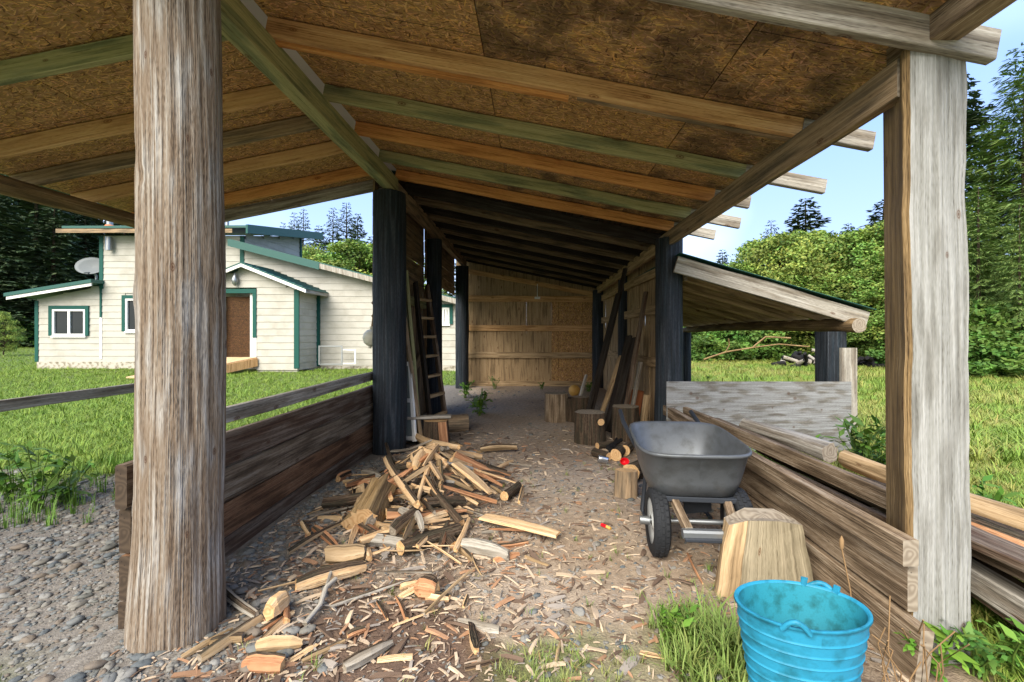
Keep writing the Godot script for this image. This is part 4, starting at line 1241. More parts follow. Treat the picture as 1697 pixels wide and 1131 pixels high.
	for i in 34:      # thin kindling sticks over and around the heap
		var x := R.randfn(-0.8, 0.4)
		var d := R.randfn(3.2, 0.8)
		if x < -1.45 or x > 0.3 or d < 1.6 or d > 5.2:
			continue
		var len := rr(0.2, 0.5)
		var a := rr(0, TAU)
		var e := Vector2(cos(a), sin(a)) * len / 2
		if x - absf(e.x) < -1.6:
			continue
		var q0 := Vector3(x - e.x, land(x - e.x, d - e.y) + heap(x - e.x, d - e.y) + 0.03, -(d - e.y))
		var q1 := Vector3(x + e.x, land(x + e.x, d + e.y) + heap(x + e.x, d + e.y) + 0.03, -(d + e.y))
		billet(q0, q1, rr(0.005, 0.011), [2, 0, 5][i % 3], 0.0)
	var kn := logg(self, "gnarled_log", GH(600, 880) + Vector3(0, 0.06, 0), GH(628, 835) + Vector3(0, 0.13, 0), 0.1, 0.075, M.bark_edge, M.end_pale, 0.45, 26, 77)
	tag(kn, "fat gnarled root chunk at the left side of the woodpile", "log")
	# bent white stick
	var s := thing("bent_stick", "bleached white bent stick lying on the pebbles", "stick", GH(505, 1040))
	var q0 := s.position
	mesh_at(s, "stem", tube([Vector3(0, 0.015, 0), GH(530, 1012) - q0 + Vector3(0, 0.02, 0), GH(540, 985) - q0 + Vector3(0, 0.03, 0), GH(556, 970) - q0 + Vector3(0, 0.03, 0)], 0.012, M.silver, 7))
	mesh_at(s, "twig", tube([GH(540, 985) - q0 + Vector3(0, 0.03, 0), GH(548, 965) - q0 + Vector3(0, 0.05, 0)], 0.008, M.silver, 6))
func stump(called: String, base: Vector3, r: float, h: float, side: Material, cap: Material, label: String, grp := "", lean := Vector3.ZERO, rough := 0.07) -> void:
	var o := MeshInstance3D.new()
	o.mesh = log_mesh(h, r * 1.05, r * 0.98, side, cap, rough, 26, int(base.x * 91 + h * 50), 0.08)
	place(o, base - Vector3(0, 0.01, 0), base + Vector3(0, h, 0) + lean, Vector3.FORWARD)
	add(self, called, o)
	tag(o, label, "stump", grp)
func stumps() -> void:
	stump("chopping_stump", G(978, 733), 0.175, 0.36, M.bark, M.end_grey, "stout cut log round with a knot stub, beside the leaning boards")
	logg(self, "knot_stub", G(978, 733) + Vector3(0.08, 0.27, 0.1), G(978, 733) + Vector3(0.1, 0.27, 0.2), 0.045, 0.04, M.bark, M.end_pale, 0.03, 12, 4)
	tag(get_child(get_child_count() - 1), "short sawn stub log resting against the stout log round", "log")
	stump("log_round", G(1037, 728), 0.165, 0.4, M.bark, M.end_grey, "dark bark-covered log round standing right of the knotty round")
	stump("log_round", G(922, 697), 0.17, 0.4, M.grey_brown, M.end_grey, "grey barkless log round standing farther in towards the yellow float", "", Vector3.ZERO, 0.04)
	stump("log_round", G(946, 697), 0.11, 0.33, M.bark, M.end_dark, "slim dark log round squeezed between two wider rounds")
	stump("log_round", G(962, 699), 0.12, 0.36, M.bark, M.end_grey, "rough-barked log round behind the knotty round")
	stump("log_round", G(722, 741), 0.14, 0.31, M.bark, M.end_pale, "log round with one orange split side by the tarred post under a grey plank")
	board(self, "split_firewood", G(736, 742) + Vector3(0.02, 0, 0.1), G(736, 742) + Vector3(0.0, 0.3, 0.08), 0.09, 0.05, Vector3.RIGHT, M.split_red, M.end_pale, 0.008)
	tag(get_child(get_child_count() - 1), "orange split slab standing against the log round by the tarred post", "firewood")
	logg(self, "log_block", G(742, 716) + Vector3(0, 0.1, 0), G(776, 714) + Vector3(0, 0.1, 0), 0.11, 0.11, M.old_fir, M.end_dark, 0.06, 14, 8)
	tag(get_child(get_child_count() - 1), "dark log block lying at the foot of the ladder", "log")
	board(self, "seat_plank", G(722, 741) + Vector3(-0.33, 0.325, 0.02), G(722, 741) + Vector3(0.17, 0.345, -0.02), 0.12, 0.03, Vector3.FORWARD, M.silver, M.end_grey)
	tag(get_child(get_child_count() - 1), "short grey plank laid across the log round by the tarred post", "plank")
	# big split round by the tub, its flat face to the front
	var b := thing("split_round", "large pale split log section standing behind the blue tub", "log", G(1266, 985))
	var rings := []
	for i in 7:
		var t := i / 6.0
		var w := lerpf(0.245, 0.18, t)
		var ring := PackedVector3Array()
		for q in [Vector2(-w, 0.03), Vector2(-w + 0.09, 0.055), Vector2(0.3 * w, 0.06), Vector2(w, 0.03), Vector2(w * 1.05, -0.04), Vector2(w * 0.6, -0.1), Vector2(-w * 0.2, -0.12), Vector2(-w * 0.9, -0.06)]:
			ring.append(Vector3(q.x + rr(-0.004, 0.004) + 0.015 * t, 0.37 * t - (0.03 if t == 1.0 and absf(q.x) > 0.15 else 0.0) - 0.01, q.y + rr(-0.003, 0.003) - 0.05 * t))
		rings.append(ring)
	mesh_at(b, "wood_block", rings_mesh(rings, [M.tan, M.post_pale_warm, M.post_pale_warm, M.bark, M.bark, M.bark, M.bark, M.tan], M.end_grey))
	# small logs, cans and burnt bits by the leaning boards
	var ll := [[985, 757, 1010, 765, 0.045, "pale-ended short log lying in the kindling by the log rounds"], [990, 745, 1010, 742, 0.035, "thin short log lying crosswise in the kindling by the log rounds"], [1020, 765, 1034, 750, 0.06, "fat short log with a pale sawn end near the red cup"], [1035, 757, 1052, 742, 0.06, "fat short log with an orange sawn end behind the red cup"], [1045, 800, 1080, 780, 0.08, "bark-covered log piece tucked under the wheelbarrow tray"]]
	for q in ll:
		var A := G(q[0], q[1])
		var B := G(q[2], q[3])
		B = A + (B - A).normalized() * 0.22
		logg(self, "short_log", A + Vector3(0, q[4], 0), B + Vector3(0, q[4], 0), q[4], q[4] * 0.9, M.bark, M.end_pale, 0.08, 14, int(q[0]))
		tag(get_child(get_child_count() - 1), q[5], "log")
	for q in [[1008, 748, 1030, 738, 0.03], [1000, 738, 1020, 748, 0.02], [1012, 752, 1022, 735, 0.022]]:
		logg(self, "charred_stick", G(q[0], q[1]) + Vector3(0, q[4], 0), G(q[2], q[3]) + Vector3(0, q[4] + 0.03, 0), q[4], q[4] * 0.7, M.char, M.char, 0.1, 9, int(q[0]))
		tag(get_child(get_child_count() - 1), "black charred stick in the kindling by the log rounds", "stick", "charred sticks")
	stump("red_block", G(1037, 822), 0.085, 0.2, M.old_fir, M.end_pale, "reddish-brown bark block standing beside the wheelbarrow wheel", "", Vector3(0.01, 0, -0.02))
func leaning() -> void:
	# boards leaning on the right-hand wall: foot pixel, foot depth, top pixel, top depth, width, material, label
	var l := [
		[950, 694, 6.6, 972, 622, 7.1, 0.05, M.silver, "short grey batten leaning lowest among the boards by the right wall"],
		[968, 706, 6.3, 1024, 487, 6.9, 0.07, M.board_dark, "tall dark board leaning farthest left on the right wall"],
		[975, 700, 6.4, 1037, 445, 6.6, 0.08, M.board_dark, "tallest dark board leaning on the right wall with its tip at the eave beam"],
		[990, 700, 6.3, 1030, 590, 6.5, 0.09, M.tan, "pale tan stud leaning on the right wall among dark boards"],
		[1004, 710, 6.0, 1043, 557, 6.3, 0.12, M.board_dark, "wide charcoal board leaning on the right wall"],
		[1014, 712, 5.9, 1052, 560, 6.2, 0.12, M.board_dark, "second wide charcoal board leaning beside another on the right wall"],
		[1030, 690, 5.9, 1071, 484, 6.0, 0.07, M.plank, "long brown board leaning on the right wall nearest the tarred post"],
		[1041, 690, 6.0, 1062, 600, 6.05, 0.06, M.silver, "thin grey strip leaning on the right wall beside the terracotta pipe"],
		[1062, 705, 5.6, 1073, 655, 5.65, 0.1, M.tan, "short wood offcut leaning at the foot of the tarred post by the pipe"]]
	for q in l:
		var a := P(q[0], q[1], q[2])
		a.y = land(a.x, q[2])
		var b := P(q[3], q[4], q[5])
		board(self, "leaning_board", a, b, q[6], 0.035, Vector3(0.35, 0, 1), q[7], M.end_grey, 0.004)
		tag(get_child(get_child_count() - 1), q[8], "board")
	var t := thing("clay_pipe", "orange terracotta half pipe leaning behind the log rounds", "pipe", G(1050, 705))
	mesh_at(t, "shell", lathe([Vector2(0.09, 0.0), Vector2(0.1, 0.34), Vector2(0.085, 0.34), Vector2(0.08, 0.0)], M.terracotta, 18), Transform3D(Basis(Vector3(0, 0, 1), -0.12), Vector3(0, 0.14, 0)))
	# ladder leaning on the left wall, with a pair of mossy planks
	var d := thing("wooden_ladder", "old wooden ladder leaning on the left wall of the enclosed bay", "ladder")
	var A0 := Vector3(-1.22, 0.03, -5.5)
	var A1 := Vector3(-1.52, 1.92, -5.9)
	var B0 := Vector3(-1.12, 0.03, -5.95)
	var B1 := Vector3(-1.46, 1.92, -6.28)
	board(d, "rail", A0, A1, 0.09, 0.035, Vector3(0.8, 0, 1), M.board_dark, M.end_grey)
	board(d, "rail", B0, B1, 0.09, 0.035, Vector3(0.8, 0, 1), M.plank, M.end_grey)
	for i in 7:
		var f := 0.12 + i * 0.128
		board(d, "rung", A0.lerp(A1, f) + Vector3(0.01, 0, 0), B0.lerp(B1, f) + Vector3(0.01, 0, 0), 0.035, 0.06, Vector3.UP, M.tan, M.end_grey)
	for q in [[Vector3(-1.33, 0.02, -5.38), Vector3(-1.6, 2.02, -5.75), M.green_fir, "mossy-topped plank leaning on the left wall beside the ladder"], [Vector3(-1.28, 0.02, -5.22), Vector3(-1.62, 1.97, -5.5), M.old_fir, "brown plank leaning on the left wall beside the tarred post"]]:
		board(self, "leaning_plank", q[0], q[1], 0.16, 0.04, Vector3(0.5, 0, 1), q[2], M.end_grey, 0.006)
		tag(get_child(get_child_count() - 1), q[3], "plank")
	var s := thing("window_sash", "old white window sash leaning behind the tarred post", "window")
	var q0 := Vector3(-1.32, 0.08, -5.12)
	var q1 := Vector3(-1.42, 0.95, -5.3)
	var sd := Vector3(-0.28, 0, -0.14)
	board(s, "stile", q0, q1, 0.05, 0.03, sd, M.white_paint)
	board(s, "stile", q0 + sd, q1 + sd, 0.05, 0.03, sd, M.white_paint)
	for f in [0.03, 0.5, 0.97]:
		board(s, "rail", q0.lerp(q1, f), q0.lerp(q1, f) + sd, 0.045, 0.028, Vector3.UP, M.white_paint)
	var pn := panel(s, "pane", q0, q0 + sd, q1, 0.004, sd.cross(Vector3.UP).normalized() * -1.0, M.pane)

func wheelbarrow() -> void:
	var w := thing("wheelbarrow", "grey two-wheeled wheelbarrow with a deep worn tray", "wheelbarrow", Vector3(0.935, land(0.935, 2.67), -2.67))
	w.rotation.y = -0.08
	# tray: rounded rectangles from the floor up, over the rim and back down inside
	var rings := []
	var prof := [[0.36, 0.0, 0.72], [0.365, 0.04, 0.8], [0.44, 0.075, 0.88], [0.59, 0.12, 1.0], [0.6, 0.155, 1.04], [0.613, 0.155, 1.04], [0.617, 0.14, 1.02], [0.605, 0.115, 0.985], [0.44, 0.07, 0.86], [0.385, 0.035, 0.78], [0.375, -0.02, 0.68]]
	for q in prof:
		var ring := PackedVector3Array()
		var zf: float = 0.06 + q[1] * 0.75
		var zb: float = -0.46 - q[1] * 1.3
		for j in 32:
			var a := TAU * j / 32.0
			var c := cos(a)
			var s := sin(a)
			var ux := signf(s) * pow(absf(s), 0.45)
			var uz := signf(c) * pow(absf(c), 0.45)
			var z := lerpf(zb, zf, 0.5 + 0.5 * uz)
			var hw: float = 0.315 * q[2] * lerpf(0.95, 0.99, 0.5 + 0.5 * uz)
			ring.append(Vector3(ux * hw, q[0] + 0.03 * (0.5 - 0.5 * uz) * (1.0 if q[0] > 0.5 else 0.0), z))
		rings.append(ring)
	mesh_at(w, "tray", rings_mesh(rings, M.tray, M.tray, true), Transform3D(Basis(), Vector3(-0.02, 0, 0.0)))
	# wheels
	for s in [-1.0, 1.0]:
		var wh := sub(w, "wheel")
		wh.transform = Transform3D(Basis(Vector3(0, 0, 1), PI / 2), Vector3(s * 0.226, 0.19, 0.0))
		mesh_at(wh, "tyre", lathe([Vector2(0.125, -0.04), Vector2(0.165, -0.047), Vector2(0.185, -0.036), Vector2(0.191, -0.012), Vector2(0.191, 0.012), Vector2(0.185, 0.036), Vector2(0.165, 0.047), Vector2(0.125, 0.04)], M.rubber, 40))
		for row in 3:
			for j in 34:
				var a := TAU * (j + 0.5 * (row % 2)) / 34.0
				var y := (row - 1) * 0.025
				var rad := 0.192 if row == 1 else 0.187
				var tr := Transform3D(Basis(Vector3(0, 1, 0), a), Vector3(sin(a) * rad, y, cos(a) * rad))
				var k := MeshInstance3D.new()
				k.mesh = lug_mesh()
				k.transform = tr
				add(wh, "tread_lug", k)
		mesh_at(wh, "rim", lathe([Vector2(0.03, -0.035), Vector2(0.05, -0.02), Vector2(0.1, -0.018), Vector2(0.128, -0.038), Vector2(0.128, 0.038), Vector2(0.1, 0.018), Vector2(0.05, 0.02), Vector2(0.03, 0.035)], M.wheel_rim, 32))
	mesh_at(w, "axle", tube([Vector3(-0.3, 0.19, 0), Vector3(0.3, 0.19, 0)], 0.015, M.galvanised, 10))
	for s in [-1.0, 1.0]:
		mesh_at(w, "axle_cap", tube([Vector3(s * 0.27, 0.19, 0), Vector3(s * 0.325, 0.19, 0)], 0.024, M.galvanised, 12))
		board(w, "frame_arm", Vector3(s * 0.15, 0.345, 0.02), Vector3(s * 0.115, 0.255, 0.29), 0.045, 0.04, Vector3.UP, M.grey_brown, M.end_grey)
		board(w, "frame_arm", Vector3(s * 0.15, 0.345, -0.6), Vector3(s * 0.15, 0.345, 0.02), 0.04, 0.04, Vector3.UP, M.black_metal)
		mesh_at(w, "rear_leg", tube([Vector3(s * 0.2, 0.35, -0.55), Vector3(s * 0.22, 0.02, -0.62), Vector3(s * 0.22, 0.02, -0.5)], 0.015, M.black_metal))
		mesh_at(w, "handle", tube([Vector3(s * 0.2, 0.35, -0.5), Vector3(s * 0.3, 0.55, -1.1), Vector3(s * 0.3, 0.6, -1.35)], 0.018, M.black_metal))
	board(w, "nose_bar", Vector3(-0.155, 0.25, 0.31), Vector3(0.155, 0.25, 0.31), 0.045, 0.05, Vector3.UP, M.galvanised, null, 0.0, 0.01)
	board(w, "nose_lip", Vector3(-0.15, 0.235, 0.345), Vector3(0.15, 0.235, 0.345), 0.02, 0.02, Vector3.UP, M.black_metal)
	board(w, "under_plate", Vector3(-0.23, 0.345, 0.03), Vector3(0.23, 0.345, 0.03), 0.03, 0.12, Vector3.UP, M.black_metal)
	board(w, "pedal_plate", Vector3(0.02, 0.34, -0.1), Vector3(0.04, 0.2, -0.12), 0.16, 0.02, Vector3.RIGHT, M.black_metal)
var _lug: ArrayMesh
func lug_mesh() -> ArrayMesh:
	if _lug == null:
		_lug = board_mesh(0.026, 0.019, 0.008, M.rubber, M.rubber, 0.0, 0.002)
	return _lug
func bucket() -> void:
	var b := thing("blue_tub", "bright blue flexible tub with handles and dirty inside", "tub", Vector3(0.905, land(0.905, 1.58), -1.58))
	b.rotation.y = -0.12
	var outer := []
	for i in 28:
		var t := i / 27.0
		var r := lerpf(0.15, 0.206, pow(t, 0.9))
		outer.append(Vector2(r, 0.35 * t))
		if i % 3 == 2 and i < 24:
			outer.append(Vector2(r + 0.0005, 0.35 * t + 0.002))
			outer.append(Vector2(r + 0.004, 0.35 * t + 0.0035))
			outer.append(Vector2(r + 0.0042, 0.35 * t + 0.0055))
			outer.append(Vector2(r + 0.001, 0.35 * t + 0.007))
	outer.append(Vector2(0.214, 0.352))
	outer.append(Vector2(0.212, 0.358))
	mesh_at(b, "outer_wall", lathe(outer, M.blue, 48, 1.0, 0.72))
	mesh_at(b, "rim", lathe([Vector2(0.212, 0.358), Vector2(0.204, 0.36), Vector2(0.198, 0.352)], M.blue, 48, 1.0, 0.72))
	mesh_at(b, "inner_wall", lathe([Vector2(0.1985, 0.352), Vector2(0.19, 0.3), Vector2(0.143, 0.02), Vector2(0.001, 0.018)], M.blue_dirty, 48, 1.0, 0.72))
	# handles: a loop on the near left rim and stubs of the other one
	for q in [[-0.55, -0.16, 1.0], [2.3, 2.75, 0.6]]:
		var p := []
		for i in 9:
			var t := i / 8.0
			var a: float = lerpf(q[0], q[1], t)
			var k := sin(t * PI)
			p.append(Vector3(sin(a) * (0.21 + 0.01 * k), 0.345 + 0.035 * k * q[2], cos(a) * (0.21 + 0.01 * k) * 0.72))
		mesh_at(b, "handle", tube(p, 0.009, M.blue, 8))
	for a in [2.25, 2.8]:
		board(b, "handle_stub", Vector3(sin(a) * 0.206, 0.35, cos(a) * 0.148), Vector3(sin(a) * 0.209, 0.378, cos(a) * 0.151), 0.022, 0.012, Vector3(cos(a), 0, -sin(a)), M.blue)
	# sawdust and splinters lying in it
	var m := thing("bark_litter", "brown bark litter lying in the bottom of the blue tub", "litter", Vector3(0.905, land(0.905, 1.58) + 0.02, -1.58))
	m.rotation.y = -0.12
	mesh_at(m, "litter_bed", lathe([Vector2(0.148, 0.03), Vector2(0.12, 0.07), Vector2(0.08, 0.1), Vector2(0.001, 0.11)], M.bark, 24, 1.0, 0.7))
	for i in 16:
		var q := Vector3(rr(-0.12, 0.12), 0.1 + rr(0.0, 0.025), rr(-0.08, 0.08))
		board(m, "bark_splinter", q, q + Vector3(rr(-0.07, 0.07), rr(-0.005, 0.02), rr(-0.05, 0.05)), 0.015, 0.006, Vector3.UP, M.split_red if i % 2 else M.old_fir)
func lumber() -> void:
	# boards heaped outside the right wall
	var l := [
		[Vector3(1.98, 0.36, -1.55), Vector3(1.75, 0.42, -4.6), 0.17, 0.04, "plank", "dark brown board lying along the outside of the right plank wall"],
		[Vector3(2.12, 0.28, -1.4), Vector3(1.95, 0.3, -3.9), 0.2, 0.045, "grey_brown", "broad grey-brown board on the lumber heap outside the wall"],
		[Vector3(1.92, 0.14, -1.2), Vector3(2.2, 0.16, -3.4), 0.22, 0.05, "plank", "wet-looking dark plank low in the lumber heap outside the wall"],
		[Vector3(2.3, 0.2, -1.35), Vector3(2.1, 0.22, -3.7), 0.14, 0.05, "silver", "silver-grey board on the outer side of the lumber heap"],
		[Vector3(2.62, 0.14, -1.6), Vector3(2.25, 0.16, -4.4), 0.18, 0.05, "tan", "tan rough-sawn slab lying outermost in the lumber heap"]]
	for q in l:
		board(self, "lumber_board", q[0], q[1], q[3], q[2], Vector3(rr(-0.2, 0.2), 1, 0), M[q[4]], M.end_grey, 0.008)
		tag(get_child(get_child_count() - 1), q[5], "board")
	board(self, "lumber_beam", Vector3(1.94, 0.16, -1.5), Vector3(2.02, 0.2, -2.7), 0.1, 0.15, Vector3(0.25, 1, 0), M.silver, M.end_dark, 0.004, 0.008)
	tag(get_child(get_child_count() - 1), "heavy squared beam with dark sawn end poking out beside the squared post", "beam")
	for q in [[Vector3(2.35, 0.25, -1.75), Vector3(2.0, 0.3, -3.2), 0.09, "half-rotten log with orange torn wood on the lumber heap", "bark"], [Vector3(2.1, 0.42, -3.3), Vector3(1.9, 0.45, -4.2), 0.07, "splintered grey log end on the lumber heap near the plywood sheet", "silver"], [Vector3(2.75, 0.22, -2.2), Vector3(2.4, 0.3, -3.6), 0.08, "pale debarked log slab lying toward the meadow side of the heap", "tan"], [Vector3(2.05, 0.06, -1.3), Vector3(2.35, 0.07, -3.8), 0.07, "dark log at the bottom of the lumber heap", "bark"], [Vector3(2.55, 0.05, -1.4), Vector3(2.5, 0.06, -4.0), 0.07, "bark-covered log bearing the outer slabs of the heap", "bark"]]:
		logg(self, "lumber_log", q[0], q[1], q[2], q[2] * 0.8, [M[q[4]], M[q[4]], M[q[4]], M[q[4]], M[q[4]], M.split_red, M[q[4]], M[q[4]]] if q[4] == "bark" else M[q[4]], M.end_grey, 0.16, 16, int(q[2] * 500))
		tag(get_child(get_child_count() - 1), q[3], "log")
func small_things() -> void:
	var f := thing("hanging_buoy", "white round fishing float hanging on a rope beside the tarred post", "buoy", Vector3(-1.86, 0, -5.3))
	var c := Vector3(0, 1.22, 0)
	mesh_at(f, "float", lathe([Vector2(0.001, -0.1), Vector2(0.05, -0.088), Vector2(0.085, -0.055), Vector2(0.1, 0.0), Vector2(0.087, 0.05), Vector2(0.05, 0.088), Vector2(0.001, 0.1)], M.buoy_white, 24), Transform3D(Basis(), c))
	mesh_at(f, "top_lug", tube([c + Vector3(0, 0.09, 0), c + Vector3(0, 0.13, 0)], 0.022, M.buoy_white))
	mesh_at(f, "bottom_lug", tube([c - Vector3(0.02, 0.095, 0), c - Vector3(0.02, 0.12, 0)], 0.018, M.buoy_white))
	mesh_at(f, "rope", tube([c + Vector3(0, 0.13, 0), c + Vector3(0.015, 0.25, 0), c + Vector3(0.025, 0.42, 0), c + Vector3(0.09, 0.75, 0.08), c + Vector3(0.14, 0.8, 0.12)], 0.007, M.rope))
	for y in [0.15, 0.25, 0.4]:
		mesh_at(f, "knot", lathe([Vector2(0.001, -0.02), Vector2(0.016, 0.0), Vector2(0.001, 0.02)], M.rope, 8), Transform3D(Basis(), c + Vector3(0.01, y, 0)))
	var y := thing("yellow_float", "dull yellow round float on the gravel before the back wall", "buoy", G(952, 657))
	mesh_at(y, "float", lathe([Vector2(0.001, -0.11), Vector2(0.06, -0.094), Vector2(0.1, -0.045), Vector2(0.112, 0.0), Vector2(0.1, 0.05), Vector2(0.06, 0.092), Vector2(0.001, 0.11)], M.buoy_yellow, 24), Transform3D(Basis(), Vector3(0, 0.105, 0)))
	mesh_at(y, "lug", tube([Vector3(0.03, 0.0, 0.09), Vector3(0.03, -0.02, 0.13)], 0.02, M.buoy_yellow))
	var r := thing("red_cup", "crushed bright red plastic cup lying by the short logs", "cup", G(1033, 772))
	mesh_at(r, "cup_wall", lathe([Vector2(0.03, 0.0), Vector2(0.034, 0.03), Vector2(0.044, 0.075), Vector2(0.041, 0.075), Vector2(0.03, 0.005), Vector2(0.001, 0.004)], M.red_plastic, 16, 1.0, 0.8), Transform3D(Basis(Vector3(1, 0, 0), 1.25), Vector3(0, 0.036, 0)))
	var t := thing("tin_can", "shiny crumpled tin can in the kindling left of the red cup", "can", G(1001, 770))
	mesh_at(t, "can_wall", lathe([Vector2(0.001, 0.0), Vector2(0.033, 0.0), Vector2(0.036, 0.012), Vector2(0.03, 0.05), Vector2(0.035, 0.09), Vector2(0.03, 0.1), Vector2(0.001, 0.098)], M.tin, 16, 1.0, 0.85), Transform3D(Basis(Vector3(0, 0, 1), 1.3), Vector3(0.04, 0.034, 0)))
	var g := thing("screwdriver", "small red and yellow handled tool lying on the bare dirt", "tool", G(997, 873))
	var g1 := G(1012, 879) - g.position
	mesh_at(g, "handle", tube([Vector3(0, 0.012, 0), g1 * 0.55 + Vector3(0, 0.012, 0)], 0.011, M.red_plastic))
	mesh_at(g, "grip", tube([g1 * 0.55 + Vector3(0, 0.012, 0), g1 + Vector3(0, 0.01, 0)], 0.01, M.buoy_yellow))
	# hook, tags
	var hk := thing("white_hook", "small white hook hanging on the back wall's upper girt", "hook", Vector3(0.06, 2.06, -10.05))
	mesh_at(hk, "wire", tube([Vector3(0, 0.28, 0), Vector3(0, 0.0, 0), Vector3(0.03, -0.02, 0)], 0.008, M.white_paint))
	mesh_at(hk, "plate", board_mesh(0.12, 0.05, 0.01, M.white_paint, M.white_paint, 0.0), Transform3D(Basis(), Vector3(0.0, -0.02, 0.01)))
	for i in 26:
		var q := G(rr(20, 215), rr(820, 1040)) if i < 12 else G(rr(380, 520), rr(960, 1110))
		if q.x > -1.78 and q.x < -1.3 and -q.z < 2.2:
			continue
		var o := mesh_at(self, "river_stone", pebble(i), Transform3D(Basis(Vector3.UP, rr(0, TAU)).scaled(Vector3.ONE * rr(0.018, 0.036)), q + Vector3(0, 0.012, 0)))
		tag(o, "smooth rounded river stone larger than the gravel around the log post", "stone", "river stones")
var _peb := {}
func pebble(i: int) -> ArrayMesh:
	i = i % 6
	if not _peb.has(i):
		var rings := []
		for k in 6:
			var t := k / 5.0
			var y := -cos(t * PI)
			var rad := maxf(sin(t * PI), 0.02)
			var ring := PackedVector3Array()
			for j in 8:
				var a := TAU * j / 8
				var q := 1.0 + 0.3 * NB.get_noise_3d(cos(a) * 40 + i * 100, y * 40, sin(a) * 40)
				ring.append(Vector3(sin(a) * rad * q * 1.25, y * 0.5 * q, cos(a) * rad * q * 0.9))
			rings.append(ring)
		var m: StandardMaterial3D = M.stone.duplicate()
		m.albedo_color = [C(118, 121, 120), C(134, 131, 123), C(100, 106, 108), C(124, 114, 102), C(142, 141, 136), C(110, 111, 106)][i]
		m.vertex_color_use_as_albedo = false
		_peb[i] = rings_mesh(rings, m, null, true)
	return _peb[i]
func multi(called: String, m: Mesh, xf: Array, cols: Array, label: String, cat: String, parent: Node = self) -> void:
	var mm := MultiMesh.new()
	mm.transform_format = MultiMesh.TRANSFORM_3D
	mm.use_colors = cols.size() > 0
	mm.mesh = m
	mm.instance_count = xf.size()
	for i in xf.size():
		mm.set_instance_transform(i, xf[i])
		if cols.size():
			mm.set_instance_color(i, cols[i])
	var o := MultiMeshInstance3D.new()
	o.multimesh = mm
	add(parent, called, o)
	if parent == self:
		tag(o, label, cat, "", "stuff")
	else:
		o.set_meta("kind", "stuff")

# ------------------------------------------------------------------ plants and ground cover
func tuft(n: int, lean: float, w: float) -> ArrayMesh:
	var lv := Leaves.new()
	for i in n:
		var a := rr(0, TAU)
		var o := Vector3(cos(a), 0, sin(a))
		var s := Vector3(sin(a), 0, -cos(a)) * w
		var base := o * rr(0.0, 0.25) + Vector3(rr(-0.2, 0.2), 0, rr(-0.2, 0.2))
		var h := rr(0.55, 1.1)
		var p1 := base + o * lean * 0.3 * h + Vector3(0, 0.55 * h, 0)
		var p2 := base + o * lean * rr(0.8, 1.3) * h + Vector3(0, h * rr(0.8, 1.0), 0)
		var c := Color(1, 1, 1) * rr(0.75, 1.2)
		c.r *= rr(0.9, 1.25)
		var nm := (o * -0.6 + Vector3.UP * 0.8).normalized()
		for q in [base - s, base + s, p1 + s * 0.7, base - s, p1 + s * 0.7, p1 - s * 0.7, p1 - s * 0.7, p1 + s * 0.7, p2]:
			lv.v.append(q)
			lv.n.append(nm)
			lv.c.append(c)
	return lv.mesh(M.blade)
